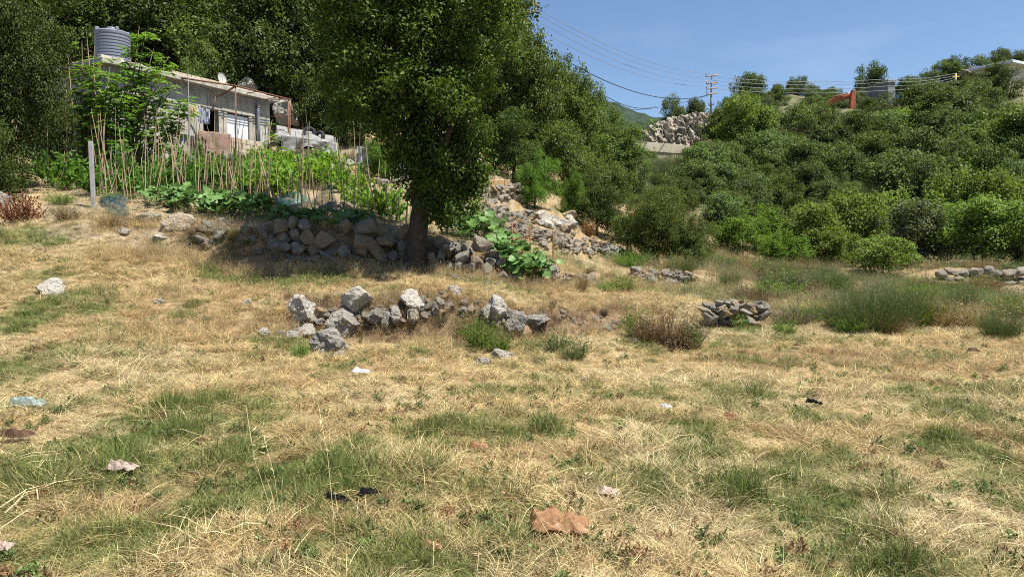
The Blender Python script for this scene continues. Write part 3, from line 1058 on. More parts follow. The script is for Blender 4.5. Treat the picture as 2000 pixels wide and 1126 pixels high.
wood(64, -260, 960, 36, 64, 6, 9, ['oak0', 'oak1', 'oak2', 'oak3', 'oak4', 'tall0'], ('oak', 'oak', 'oak_mid'), 'dark evergreen tree in the dense wood',
     'evergreen trees in the wood', 3.2, None, None, where_left)
wood(26, 960, 1230, 36, 62, 4, 5.5, ['oak0', 'oak1', 'oak3', 'oak4'], ('oak_mid',), 'evergreen tree in the dense wood on the spur',
     'evergreen trees on the spur', 3.0, lambda u, Y: Y < 36 + (1250 - u) * .1, None, lambda u, Y: 'close behind the big tree' if u < 1060 else 'above the bright fruit trees' if u < 1140 else 'beside the road parapet')
wood(78, 1290, 2120, 52, 104, 4.0, 6.4, ['far0', 'far1', 'far2'], ('oak_far', 'oak_far', 'oak_mid', 'oak_far', 'orchard', 'oak'), 'evergreen tree on the far right hillside',
     'evergreen trees on the far right hillside', 4.2, None, True, where_right)
wood(46, 1270, 2080, 35, 52, 1.8, 3.2, ['far0', 'far1', 'far2', 'near1'], ('oak_far', 'oak_mid', 'oak_mid', 'oak_far'), 'small evergreen tree behind the orchard',
     'small evergreen trees behind the orchard', 2.6, lambda u, Y: Y > 38 or u < 1430, True, where_right)

wood(30, 1400, 1720, 84, 108, 1.6, 2.6, ['far0', 'far1', 'far2'], ('oak_far', 'grey_green', 'oak_far'), 'low crest bush on the far right hill',
     'low bushes near the crest of the far right hill', 3.0, lambda u, Y: not (1492 < u < 1556 and Y < 97), None, where_right)

# ------------------------------------------------------------------ stones
def stone_me(name, seed, sub=2, cuts=9, rough=.10, flat=1.0):
    rs_ = random.Random(seed)
    bm = bmesh.new()
    bmesh.ops.create_icosphere(bm, subdivisions=sub, radius=1.0)
    planes = []
    for _ in range(cuts):
        d = Vector((rs_.gauss(0, 1), rs_.gauss(0, 1), rs_.gauss(0, 1))).normalized()
        planes.append((d, rs_.uniform(.42, .78)))
    for v in bm.verts:
        p = v.co * 1.05
        for d, o in planes:
            q = p.dot(d)
            if q > o: p = p - d * (q - o) * .97
        n_ = mnoise.noise(p * 1.7 + Vector((seed, 0, 0))) * rough * 1.3 + mnoise.noise(p * 4.5 + Vector((0, seed, 0))) * rough * .7
        if sub > 2: n_ += mnoise.noise(p * 11 + Vector((0, seed, 3))) * rough * .45
        v.co = p * (1 + n_)
    xs = [v.co.x for v in bm.verts]; ys = [v.co.y for v in bm.verts]; zs = [v.co.z for v in bm.verts]
    for v in bm.verts:      # normalise to a unit box, centred
        v.co = Vector(((v.co.x - min(xs)) / (max(xs) - min(xs)) - .5, (v.co.y - min(ys)) / (max(ys) - min(ys)) - .5, (v.co.z - min(zs)) / (max(zs) - min(zs)) - .5))
    me = bm_mesh(name, bm)
    return me


ST_SMALL = [stone_me('stone', 10 + i, 2, 15, .075) for i in range(10)]
ST_BIG = [stone_me('boulder', 60 + i, 4, 9, .16) for i in range(8)]
for me in ST_SMALL: me.materials.append(M['wallstone'])
for me in ST_BIG: me.materials.append(M['lime'])


def stone(me, loc, size, parent=None, mat_=None, rot=None, name='stone'):
    o = bpy.data.objects.new(name, me)
    C.objects.link(o)
    o.location = loc
    o.scale = size
    o.rotation_euler = rot or (RND.uniform(-.25, .25), RND.uniform(-.25, .25), RND.uniform(0, 6.28))
    if parent: o.parent = parent
    if mat_: slot_mat(o, mat_)
    return o


def stone_wall(label, pts, w=(.28, .5), hgt=(.2, .34), mat_=None, name='dry_stone_wall', lean=.18, depth=.4, skip=.0, messy=.22, lift=.0):
    """pts: (u, v foot, v top, Y) along the wall; every stone an object of its own"""
    A = [P(u, vf, Y) for (u, vf, vt, Y) in pts]
    B = [P(u, vt, Y + lean) for (u, vf, vt, Y) in pts]
    root = empty(name, A[0])
    tag(root, label, 'wall')
    seg = [0]
    for i in range(len(A) - 1): seg.append(seg[-1] + (A[i + 1] - A[i]).length)
    tot = seg[-1]

    def ev(s_):
        for i in range(len(A) - 1):
            if s_ <= seg[i + 1] or i == len(A) - 2:
                t = min(1, (s_ - seg[i]) / max(1e-6, seg[i + 1] - seg[i]))
                return A[i].lerp(A[i + 1], t), B[i].lerp(B[i + 1], t), (A[i + 1] - A[i])
    hm = max((B[i] - A[i]).length for i in range(len(A)))
    z = 0.0
    n = 0
    while z < hm - .06:
        ch = RND.uniform(*hgt)
        s_ = RND.uniform(-.2, .1)
        while s_ < tot:
            sw = RND.uniform(*w)
            sh = ch * RND.uniform(.8, 1.25)
            a, b, d = ev(min(max(s_ + sw / 2, 0), tot))
            hh = (b - a).length
            if z < hh - .05 and RND.random() > skip:
                t = (z + sh / 2) / hh
                p = a.lerp(b, min(t, 1.05)) + Vector((0, RND.uniform(-.14, .10), RND.uniform(-.06, .06) + lift))
                ang = math.atan2(d.y, d.x)
                stone(ST_SMALL[RND.randrange(10)], p - A[0], (sw * 1.12, depth * RND.uniform(.8, 1.2), sh * 1.16), root, mat_,
                      (RND.uniform(-messy, messy), RND.uniform(-messy, messy) * 1.4, ang + RND.uniform(-.25, .25) + (PI if RND.random() < .5 else 0)))
                n += 1
            s_ += sw
        z += ch * .92
    return root


def rubble(label, poly, n, size=(.12, .32), mat_=None, name='rubble_heap', pile=.25, cat='rubble'):
    """poly: centre line (u, v, half width v px): stones lying on the ground along it"""
    c0 = G(poly[0][0], poly[0][1])
    root = empty(name, c0)
    tag(root, label, cat)
    for i in range(n):
        t = RND.random() * (len(poly) - 1)
        k = int(t)
        f = t - k
        u = poly[k][0] * (1 - f) + poly[k + 1][0] * f
        v = poly[k][1] * (1 - f) + poly[k + 1][1] * f
        hw = poly[k][2] * (1 - f) + poly[k + 1][2] * f
        off = RND.gauss(0, .45)
        p = G(u + RND.uniform(-6, 6), v + off * hw)
        s = RND.uniform(size[0], size[1]) * (1.25 if RND.random() < .12 else 1) * (.55 + .45 * RND.random())
        up = max(0, RND.random() * pile * (1 - min(1, abs(off) / 1.1)))
        stone(ST_SMALL[RND.randrange(10)], p - c0 + Vector((0, 0, s * .18 + up)), (s * RND.uniform(.9, 1.4), s * RND.uniform(.8, 1.2), s * RND.uniform(.6, .95)), root, mat_,
              (RND.uniform(-.5, .5), RND.uniform(-.5, .5), RND.uniform(0, 6.28)))
    return root


# retaining wall behind the field, left and right of the big tree
stone_wall('long dry stone terrace wall below the squash plants, left of the leaning tree trunk',
           [(545, 512, 440, 14.55), (620, 520, 446, 14.7), (700, 526, 452, 14.75), (740, 528, 445, 14.8), (800, 528, 452, 14.9)], (.14, .50), (.12, .30), messy=.55, skip=.10)
stone_wall('sunlit dry stone terrace wall between the leaning tree trunk and the pumpkin plant',
           [(822, 530, 466, 14.85), (880, 532, 470, 14.75), (940, 540, 482, 14.6), (985, 548, 500, 14.6), (1000, 550, 520, 14.7)], (.13, .40), (.11, .27), messy=.55, skip=.10)
rubble('broken stone bank of mixed rocks and earth left of the dry stone terrace wall', [(380, 455, 26), (440, 462, 28), (500, 470, 30), (555, 478, 30)], 46, (.14, .42), M['wallstone'], 'stone_bank', .05)
rubble('scatter of small stones at the foot of the dry stone terrace wall', [(830, 538, 5), (900, 545, 7), (1000, 556, 7)], 40, (.08, .2), M['wallstone'], 'fallen_stones', .02)
# terraces right of the tree
rubble('long slope of pale and ochre rubble below the small thin-trunked tree', [(985, 455, 12), (1040, 462, 20), (1090, 475, 26), (1140, 490, 20), (1195, 492, 12)], 290, (.09, .27), M['rubble'], pile=.22)
rubble('heap of pale stones on the upper terrace beside the tan block row', [(928, 378, 8), (965, 385, 18), (1010, 385, 14), (1030, 395, 10)], 120, (.12, .36), M['rubble'], pile=.35)
rubble('rubble running down between the two terraces beside the tan box', [(905, 420, 14), (960, 412, 16), (1000, 430, 14), (1050, 430, 12)], 140, (.10, .30), M['rubble'], pile=.2)
rubble('boulders strewn above the rubble slope beside the dark bush', [(1050, 432, 6), (1090, 440, 9), (1115, 452, 8), (1110, 425, 5)], 30, (.25, .62), M['lime'], pile=.1)
rubble('low heap of pale and ochre stones at the meadow edge below the large oak bush', [(1235, 540, 6), (1290, 545, 12), (1350, 548, 8)], 110, (.10, .27), M['rubble'], pile=.18)
rubble('stones tumbled beside the pumpkin plant at its right foot', [(1060, 520, 8), (1085, 545, 10), (1130, 552, 8), (1165, 560, 6)], 60, (.12, .34), M['rubble'], pile=.15)
stone_wall('short broken dry stone wall beside the brown shrub on the right of the field', [(1375, 632, 598, 13.6), (1420, 630, 592, 13.9), (1490, 622, 597, 14.3)], (.10, .24), (.08, .15), M['rubble'], messy=.7, skip=.12)
stone_wall('far dry stone wall at the right edge below the orchard', [(1840, 562, 530, 27.6), (1930, 560, 529, 28.0), (2010, 560, 529, 28.1), (2120, 560, 529, 28.1)], (.28, .6), (.16, .28), M['wallstone'], messy=.12, lean=.05)
rubble('rocky rubble slope below the tarp shelter and the fig tree', [(560, 330, 14), (650, 345, 18), (720, 335, 22), (790, 350, 24)], 150, (.16, .5), M['rubble'], pile=.15)
rubble('big broken rocks piled below the front of the concrete house', [(320, 300, 12), (345, 318, 16), (400, 320, 8), (470, 322, 8), (540, 322, 8)], 50, (.3, .8), M['wallstone'], pile=.2)
rubble('pale stones lying in the vegetable bed beside the teal netting', [(540, 400, 8), (600, 408, 12), (650, 412, 10), (700, 402, 8)], 44, (.12, .36), M['rubble'], pile=.08)

rubble('small pale and ochre stones wedged between the boulders of the rock bank', [(570, 640, 14), (640, 630, 26), (720, 622, 24), (800, 612, 26), (870, 600, 22), (940, 612, 22), (1000, 640, 20), (1060, 640, 16)], 170, (.06, .24), M['rubble'], 'bank_stones', .03)
rubble('small half-buried stones on the bare slope between the rock bank and the brown shrub', [(1080, 620, 12), (1150, 632, 16), (1220, 640, 14)], 40, (.06, .18), M['rubble'], 'bank_stones', .0)
# single boulders: (u, v centre, w px, h px, mesh, material, label)
BOULD = [
    (595, 596, 54, 46, 0, 'lime', 'round white pitted boulder at the left end of the rock bank'),
    (700, 582, 60, 54, 1, 'lime', 'large angular pale boulder with flat sloping top in the rock bank'),
    (672, 622, 70, 54, 2, 'greyrock', 'grey boulder under the large angular pale boulder'),
    (655, 660, 80, 50, 3, 'greyrock', 'low grey lichen-spotted rock at the foot of the bank'),
    (808, 582, 52, 40, 4, 'lime', 'flat-topped tan boulder resting on smaller stones'),
    (774, 612, 27, 34, 5, 'lime', 'upright tan stone leaning left under the flat-topped boulder'),
    (757, 619, 19, 30, 6, 'lime', 'thin upright stone left of the leaning tan stone'),
    (810, 615, 28, 30, 7, 'lime', 'wedge-shaped tan stone right under the flat-topped boulder'),
    (736, 612, 40, 28, 2, 'wallstone', 'ochre stone under dry roots right of the large angular boulder'),
    (888, 565, 32, 22, 0, 'lime', 'small white boulder on top of the bank right of the flat-topped boulder'),
    (970, 596, 42, 48, 5, 'lime', 'egg-shaped pale boulder standing at the right part of the bank'),
    (951, 604, 24, 28, 3, 'lime', 'small grey stone tucked left of the egg-shaped boulder'),
    (1006, 624, 44, 44, 6, 'greyrock', 'dark shaded slab right of the egg-shaped boulder'),
    (1050, 624, 52, 26, 1, 'greyrock', 'flat overhanging grey slab at the right end of the bank'),
    (606, 641, 40, 22, 4, 'lime', 'pointed white stone at the foot of the bank below the round boulder'),
    (512, 648, 26, 17, 5, 'lime', 'small white stone farthest left at the foot of the bank'),
    (547, 650, 18, 14, 6, 'lime', 'little white cobble second from the left at the foot of the bank'),
    (575, 652, 28, 18, 7, 'lime', 'white stone beside the pointed white stone'),
    (662, 692, 28, 14, 2, 'lime', 'half-buried white stone below the lichen-spotted rock'),
    (980, 693, 42, 22, 0, 'lime', 'two-toned stone in dry grass in front of the green weeds'),
    (945, 705, 30, 14, 7, 'lime', 'low white stone left of the two-toned stone'),
    (1140, 741, 26, 13, 3, 'lime', 'lone flat white stone out in the middle of the field'),
    (95, 562, 54, 38, 4, 'lime', 'big cream boulder lying in the grass on the left slope'),
    (1852, 806, 28, 14, 6, 'lime', 'small grey stone in the grass on the right of the field'),
    (780, 674, 14, 9, 1, 'lime', 'pebble-sized stone in front of the rock bank'),
    (852, 600, 16, 22, 2, 'wallstone', 'rounded stone buried in dry grass right of the wedge-shaped stone'),
    (868, 573, 22, 14, 3, 'wallstone', 'brown stone left of the small white boulder on the bank'),
    (1242, 668, 18, 9, 5, 'lime', 'white stone left of the brown shrub'),
    (1190, 640, 26, 14, 4, 'greyrock', 'half-buried stone on the bare slope left of the brown shrub'),
    (1133, 634, 14, 8, 0, 'lime', 'small white stone above the dark green weeds'),
    (340, 434, 58, 42, 6, 'greyrock', 'big sloping grey slab at the left end of the squash row'),
    (284, 426, 44, 20, 1, 'greyrock', 'long flat layered grey rock left of the sloping slab'),
    (305, 462, 50, 24, 2, 'lime', 'white rock below the long flat rock'),
    (240, 452, 24, 14, 7, 'lime', 'small white rock beside the blue netting'),
    (428, 434, 28, 18, 4, 'rubble', 'yellowish stone under the squash leaves'),
    (424, 446, 30, 13, 5, 'wallstone', 'flat brown stone under the yellowish stone'),
    (528, 440, 26, 18, 3, 'rubble', 'brown rounded stone at the right end of the sunlit squash row'),
    (-2, 388, 36, 34, 0, 'greyrock', 'pale rock cut off by the left edge beside the reddish dead bush'),
    (310, 588, 22, 12, 3, 'lime', 'small pinkish stone on the left slope'),
    (480, 590, 18, 11, 6, 'lime', 'small pale stone in the grass left of the rock bank'),
    (570, 400, 40, 24, 1, 'lime', 'square pale block stone in the vegetable bed by the teal netting'),
    (335, 300, 46, 40, 2, 'wallstone', 'large boulder below the left part of the house'),
    (330, 333, 34, 26, 5, 'wallstone', 'pinkish boulder at the top of the vegetable bed'),
    (650, 332, 34, 24, 7, 'lime', 'pale boulder below the tarp shelter'),
    (1102, 443, 44, 24, 1, 'greyrock', 'wide grey boulder on top of the long rubble slope'),
    (1190, 488, 34, 22, 6, 'lime', 'pale boulder at the right end of the long rubble slope'),
    (970, 372, 26, 20, 5, 'lime', 'pale block topping the upper stone heap'),
]
for (u, v, w, h, k, m_, lab) in BOULD:
    p = G(u, v + h * .42)
    sc_ = p.y / F
    if 560 < u < 1100 and 540 < v < 690: w, h = w * .92, h * .95
    W_, H_ = w * sc_, h * sc_
    q = P(u, v, p.y)
    fw_ = .12 if 560 < u < 1100 and 560 < v < 680 else -W_ * .28
    o = stone(ST_BIG[k], (q.x, p.y - fw_, q.z - H_ * .10), (W_ * 1.08, W_ * .9, H_ * 1.22), None, M[m_], (RND.uniform(-.12, .12), RND.uniform(-.12, .12), RND.uniform(-.5, .5)), 'boulder')
    tag(o, lab, 'rock')

for (u, v, w, h, Y, lab) in ((485, 172, 40, 26, 33.5, 'grey boulder showing just behind the house roof'), (560, 222, 44, 34, 33, 'dark boulder on the slope behind the right end of the house'), (500, 130, 34, 20, 36, 'pale rock in the clearing high behind the roof')):
    p = P(u, v, Y)
    s_ = Y / F
    tag(stone(ST_BIG[u % 8], p, (w * s_ * 1.2, w * s_, h * s_ * 1.5), None, M['greyrock'], (0, .1, u), 'boulder'), lab, 'rock')

# ------------------------------------------------------------------ the concrete house
A_l, A_r = P(205, 118, 23.6), P(526, 192, 29.6)
ROOFZ = (A_l.z + A_r.z) / 2
along = Vector((A_r.x - A_l.x, A_r.y - A_l.y, 0))
HL = along.length
ang = math.atan2(along.y, along.x)
HZ0 = 4.9
HT = ROOFZ - HZ0


def hu(u):
    """distance along the facade at photo column u (u seen on the facade plane)"""
    k = (u - 1000) / F
    # A_l + t*along : x = k*y
    return (k * A_l.y - A_l.x) / (along.x - k * along.y) * HL


def hv(u, v):
    """height on the facade (house coordinates) at photo pixel"""
    y = A_l.y + along.y * hu(u) / HL
    return P(u, v, y).z - HZ0


house = empty('concrete_house', (A_l.x, A_l.y, HZ0), ang)
tag(house, 'low weathered whitewashed concrete house with flat roof on the terrace above the garden', 'house')
# facade looks along local -Y (towards the garden)


def hbox(name, x0, x1, y0, y1, z0, z1, m_, parent=None, bevel=0):
    bm = bmesh.new()
    add_box(bm, (x1 - x0, y1 - y0, z1 - z0), ((x0 + x1) / 2, (y0 + y1) / 2, (z0 + z1) / 2), None, bevel)
    return link(name, bm_mesh(name, bm, m_), None, parent or house)


win = [hu(404), hu(434)]           # dark opening
shu = [hu(447), hu(494)]           # white shuttered opening
old = [hu(256), hu(296)]           # older window behind the walnut sapling
wz0, wz1 = hv(420, 262), hv(420, 214)
sz0, sz1 = hv(470, 276), hv(470, 223)
oz0, oz1 = hv(275, 228), hv(275, 186)
D = 4.2


def wall_with_holes():
    bm = bmesh.new()
    xs = sorted([0, HL] + win + shu + old)
    holes = [(win[0], win[1], wz0, wz1), (shu[0], shu[1], sz0, sz1), (old[0], old[1], oz0, oz1)]
    zs = sorted({-.6, HT - .16, wz0, wz1, sz0, sz1, oz0, oz1})
    T = .2
    for i in range(len(xs) - 1):
        for j in range(len(zs) - 1):
            cx, cz = (xs[i] + xs[i + 1]) / 2, (zs[j] + zs[j + 1]) / 2
            if any(a < cx < b and c < cz < d for a, b, c, d in holes): continue
            add_box(bm, (xs[i + 1] - xs[i], T, zs[j + 1] - zs[j]), (cx, T / 2, cz))
    bmesh.ops.remove_doubles(bm, verts=bm.verts[:], dist=1e-4)
    for f in [f for f in bm.faces if not f.is_valid]: pass
    return bm


link('front_wall', bm_mesh('front_wall', wall_with_holes(), M['house']), None, house)
hbox('end_wall', HL - .2, HL, .203, D, -.6, HT - .16, M['conc'])
hbox('end_wall', 0, .2, .203, D, -.6, HT - .16, M['house'])
hbox('rear_wall', .203, HL - .203, D - .2, D, -.6, HT - .16, M['conc'])
hbox('floor_slab', .203, HL - .203, .203, D - .203, -.6, .1, M['dark_in'])
hbox('roof_slab', -.28, HL + .22, -.30, D + .2, HT - .155, HT + .03, M['conc'], None, .02)
# shutter and window joinery
fr = hbox('window_frame', win[1] - .02, win[1] + .10, -.03, .17, wz0, wz1, M['conc'])
hbox('window_lintel', win[0] - .1, win[1] + .16, -.025, .05, wz1 + .002, wz1 + .08, M['conc'])
sh = hbox('shutter', shu[0] + .08, shu[1] - .06, .05, .09, sz0 + .02, sz1 - .05, M['whitepanel'])
for (x0, x1, z0, z1) in ((shu[0] - .10, shu[0] + .06, sz0, sz1 + .02), (shu[1] - .05, shu[1] + .10, sz0, sz1 + .02), (shu[0] - .16, shu[1] + .22, sz1 + .022, sz1 + .12)):
    hbox('shutter_frame', x0, x1, -.03, .04, z0, z1, M['conc'])
hbox('window_sill', old[0] - .08, old[1] + .08, -.06, .1, oz0 - .08, oz0 - .002, M['conc'])
for k in range(4):
    hbox('window_bar', old[0] + (old[1] - old[0]) * (k + .5) / 4 - .012, old[0] + (old[1] - old[0]) * (k + .5) / 4 + .012, .05, .075, oz0, oz1, M['rust'])
# roof edge of hollow blocks
x = hu(352)
while x < HL - .3:
    L = .39
    hbox('roof_block', x, x + L - .015, .12 + RND.uniform(-.01, .01), .32, HT + .033, HT + .033 + .19, M['blocks'], None, .008)
    x += L
x = hu(215)
while x < hu(300):
    hbox('roof_block', x, x + .38, .1, .3, HT + .033, HT + .033 + RND.uniform(.12, .2), M['conc'], None, .01)
    x += .4
# drain pipe
dx = hu(507)
pipe = tube_obj('drain_pipe', [(dx, -.10, HT - .05), (dx, -.10, HT - .75), (dx, -.10, -.3)], .07, M['steel'], house, 10)
for z in (HT - .5, .7):
    tube_obj('pipe_clamp', [(dx, -.10, z), (dx, -.10, z + .05)], .082, M['rust'], pipe, 10)
# cables along the roof edge
bm = bmesh.new()
for k in range(3):
    add_tube(bm, [(HL * t / 8, -.31 - .012 * k, HT - .22 - .07 * k - .05 * math.sin(PI * (t % 4) / 4)) for t in range(9)], .012, 4)
link('roof_cable', bm_mesh('roof_cable', bm, M['wire']), None, house)

# low block wall in front of the house (each block its own)
def block_wall(name, label, p0, p1, z0, rows, L=.4, h=.2, t=.18, m_='blocks', skip=.0, jitter=.008):
    d = (p1 - p0)
    d.z = 0
    a = math.atan2(d.y, d.x)
    root = empty(name, (p0.x, p0.y, z0), a)
    tag(root, label, 'wall')
    bm = bmesh.new()
    add_box(bm, (L - .015, t, h - .012), (0, 0, 0), None, .008)
    me = bm_mesh('block', bm, M[m_])
    n = max(1, int(d.length / L))
    for r in range(rows):
        for i in range(n + (r % 2)):
            if RND.random() < skip and r == rows - 1: continue
            o = link('block', me, None, root)
            o.location = (i * L + L / 2 - (r % 2) * L / 2, RND.uniform(-jitter, jitter), r * h + h / 2)
    return root


block_wall('block_wall', 'low wall of tan concrete blocks below the white shutter', P(395, 320, 25.6), P(520, 318, 28.4), P(450, 322, 27).z, 5)
# pergola frame of rusty pipe in front of the house
fp = P(460, 300, 26.6)
per = empty('pergola_frame', fp)
tag(per, 'rusty pipe pergola frame standing in front of the concrete house', 'pergola')
T1, T2 = P(460, 168, 26.6), P(563, 194, 28.6)
RB = P(345, 148, 26.6)
R2 = P(562, 196, 30.0)
for nm, pts, r in (('pergola_post', [fp - Vector((0, 0, .6)), T1], .028), ('pergola_post', [P(563, 310, 28.6), T2], .028), ('pergola_post', [P(567, 320, 28.2), P(566, 205, 28.2)], .022), ('top_bar', [T1 - Vector((.1, .2, 0)), T2 + Vector((.1, .1, 0))], .03),
                   ('top_bar', [P(340, 150, 25.6), T1], .03), ('brace', [P(422, 188, 26.4), P(433, 186, 26.5), T1], .035), ('brace', [P(414, 218, 26.4), P(422, 188, 26.4)], .025), ('cross_bar', [T2, P(510, 194, 29.8)], .02),
                   ('cross_bar', [P(540, 190, 28.3), P(500, 198, 29.7)], .018), ('cross_bar', [T1.lerp(T2, .4), P(470, 184, 28.8)], .018), ('cross_bar', [P(525, 228, 29), P(563, 226, 28.6)], .012)):
    tube_obj(nm, [p - fp for p in pts], r, M['rust'], per, 6)
# satellite dish on the roof
dp = P(433, 164, 28.4)
sd = empty('satellite_dish', (dp.x, dp.y, ROOFZ + .03))
tag(sd, 'small white satellite dish on the flat roof', 'satellite dish')
bm = bmesh.new()
N_ = 16
rings = []
for r in range(5):
    rr = .36 * r / 4
    if r == 0: rings.append([bm.verts.new((0, 0, 0))])
    else: rings.append([bm.verts.new((rr * math.cos(2 * PI * k / N_), rr * 1.1 * math.sin(2 * PI * k / N_), .55 * rr * rr)) for k in range(N_)])
for k in range(N_): bm.faces.new((rings[0][0], rings[1][k], rings[1][(k + 1) % N_]))
for r in range(1, 4):
    for k in range(N_): bm.faces.new((rings[r][k], rings[r + 1][k], rings[r + 1][(k + 1) % N_], rings[r][(k + 1) % N_]))
bmesh.ops.solidify(bm, geom=bm.faces[:], thickness=.012)
dsh = link('dish', bm_mesh('dish', bm, M['dish'], True), None, sd)
dsh.scale = (.62, .62, .62)
dsh.location = (0, 0, .48)
dsh.rotation_euler = (R(78), 0, R(62))
tube_obj('mast', [(.05, .03, 0), (.05, .03, .5)], .025, M['steel'], sd)
tube_obj('feed_arm', [(0, 0, .2), (.38, -.22, .40)], .012, M['steel'], sd, 5)

# ribbed water tank on the roof
tp = P(221, 110, 24.9)
tank = empty('water_tank', (tp.x, tp.y, ROOFZ + .03))
tag(tank, 'grey ribbed plastic water tank standing on the house roof', 'water tank')
TR = 31 / F * 24.9
th_ = P(221, 58, 24.9).z - ROOFZ - .03
bm = bmesh.new()
prof = [(0.0, 0), (TR * .97, 0), (TR, .03)]
nrib = 10
for k in range(nrib):
    z0 = .06 + (th_ - .30) * k / nrib
    dz = (th_ - .30) / nrib
    prof += [(TR, z0), (TR, z0 + dz * .55), (TR * .965, z0 + dz * .66), (TR * .965, z0 + dz * .88)]
prof += [(TR, th_ - .22), (TR * 1.01, th_ - .14), (TR * .93, th_ - .10), (TR * .45, th_ - .02), (TR * .30, th_ - .01), (0, th_ - .01)]
Nn = 40
rings = [[bm.verts.new((r * math.cos(2 * PI * k / Nn), r * math.sin(2 * PI * k / Nn), z)) for k in range(Nn)] for (r, z) in prof]
for i in range(len(rings) - 1):
    for k in range(Nn):
        f = bm.faces.new((rings[i][k], rings[i][(k + 1) % Nn], rings[i + 1][(k + 1) % Nn], rings[i + 1][k]))
bmesh.ops.remove_doubles(bm, verts=bm.verts[:], dist=1e-4)
link('body', bm_mesh('tank_body', bm, M['tank']), None, tank)
bm = bmesh.new()
add_tube(bm, [(0, 0, th_ - .03), (0, 0, th_ + .05)], TR * .30, 20)
lid = link('lid', bm_mesh('tank_lid', bm, M['tank']), None, tank)
bm = bmesh.new()
for k in range(4):
    a = PI / 4 + k * PI / 2
    add_box(bm, (.13, .10, .12), (TR * .86 * math.cos(a), TR * .86 * math.sin(a), th_ - .06), Matrix.Rotation(a, 3, 'Z'), .015)
link('lifting_lug', bm_mesh('lug', bm, M['tank']), None, tank)
tube_obj('outlet_pipe', [(TR * .9, -TR * .4, .1), (TR * 1.2, -TR * .55, .1), (TR * 1.25, -TR * .55, -.02)], .025, M['steel'], tank)

# ------------------------------------------------------------------ cloth, tarp, sheets
def cloth(name, label, cat, fn, nu, nv, m_, thick=.008, group=None):
    """fn(s, t) -> world point"""
    bm = bmesh.new()
    g = [[bm.verts.new(fn(i / nu, j / nv)) for i in range(nu + 1)] for j in range(nv + 1)]
    for j in range(nv):
        for i in range(nu):
            f = bm.faces.new((g[j][i], g[j][i + 1], g[j + 1][i + 1], g[j + 1][i]))
            f.smooth = True
    c = sum((v.co for v in bm.verts), Vector()) / len(bm.verts)
    for v in bm.verts: v.co -= c
    bmesh.ops.solidify(bm, geom=bm.faces[:], thickness=thick)
    o = link(name, bm_mesh(name, bm, m_))
    o.location = c
    return tag(o, label, cat, group)


def hang(u0, u1, vt0, vt1, vb0, vb1, Y0, Y1, fold=.05, nf=3.0, seed=0):
    def fn(s, t):
        u = u0 + (u1 - u0) * s
        v = (vt0 + (vt1 - vt0) * s) * (1 - t) + (vb0 + (vb1 - vb0) * s) * t
        Y = Y0 + (Y1 - Y0) * s
        p = P(u, v, Y)
        w = fold * t ** .6 * (math.sin(nf * 6.28 * s + 2 * mnoise.noise(Vector((s * 3, t * 2, seed)))) + .6 * mnoise.noise(Vector((s * 7, t * 4, seed + 5))))
        return p + Vector((w * .8, -w, .5 * fold * mnoise.noise(Vector((s * 5, t * 1.5, seed + 9)))))
    return fn


yl = lambda u, off=.35: A_l.y + along.y * hu(u) / HL - off
cloth('laundry', 'blue and white striped washing hanging left of the dark window opening', 'laundry', hang(387, 410, 210, 214, 240, 243, yl(387), yl(410), .05, 4, 1), 24, 16, M['laundry'])
cloth('yellow_cloth', 'pale yellow cloth hanging left of the blue and white washing', 'laundry', hang(367, 386, 204, 208, 222, 226, yl(367), yl(386), .04, 3, 2), 14, 10, M['yellow_cloth'])
cloth('violet_cloth', 'violet and white cloth hanging low left of the house behind the canes', 'laundry', hang(169, 178, 208, 209, 232, 232, 22.5, 22.5, .03, 2, 3), 10, 12, M['purple_cloth'])
cloth('rug', 'faded pink rug draped over the low wall under the dark window opening', 'rug', hang(386, 452, 254, 262, 312, 316, 25.2, 26.2, .06, 1.6, 4), 28, 24, M['rug'], .015)

# tarp shelter to the right of the house
root = empty('tarp_shelter', P(590, 320, 28.3))
tag(root, 'low shelter covered with a dirty white tarp right of the concrete house', 'shelter')
b0 = root.location.copy()


def rel(fn): return lambda s, t: fn(s, t) - b0


def cloth_part(name, fn, nu, nv, m_, parent, thick=.008):
    bm = bmesh.new()
    g = [[bm.verts.new(fn(i / nu, j / nv)) for i in range(nu + 1)] for j in range(nv + 1)]
    for j in range(nv):
        for i in range(nu):
            f = bm.faces.new((g[j][i], g[j][i + 1], g[j + 1][i + 1], g[j + 1][i]))
            f.smooth = True
    bmesh.ops.solidify(bm, geom=bm.faces[:], thickness=thick)
    return link(name, bm_mesh(name, bm, m_), None, parent)


def tarp_top(s, t):
    f = P(538 + 120 * s, 262 + 18 * s, 27.9 + .5 * s)
    bk = P(540 + 112 * s, 244 + 22 * s, 30.2 + .3 * s)
    p = f.lerp(bk, t)
    p.z += .10 * math.sin(PI * t) * math.sin(4 * PI * s) * .7 + .06 * mnoise.noise(Vector((s * 6, t * 3, 1)))
    return p


cloth_part('tarp_roof', rel(tarp_top), 30, 12, M['tarp'], root)


def tarp_front(s, t):
    vb = 288 + 6 * math.sin(s * 9) + 8 * s
    if s > .93: vb = 318
    if s < .12: vb = 276
    p = P(538 + 120 * s, (261 + 18 * s) * (1 - t) + vb * t, 27.9 + .5 * s)
    w = .10 * t * (math.sin(s * 21 + 3 * t) + .8 * mnoise.noise(Vector((s * 9, t * 3, 4))))
    return p + Vector((w * .6, -w - .02, .04 * mnoise.noise(Vector((s * 12, t * 2, 8)))))


cloth_part('tarp_front', rel(tarp_front), 48, 12, M['tarp'], root)


def tarp_side(s, t):
    p0, p1 = P(658, 280, 28.4), P(653, 266, 30.4)
    p = p0.lerp(p1, s)
    p.z -= t * .45
    return p + Vector((.05 * math.sin(8 * s), 0, 0))


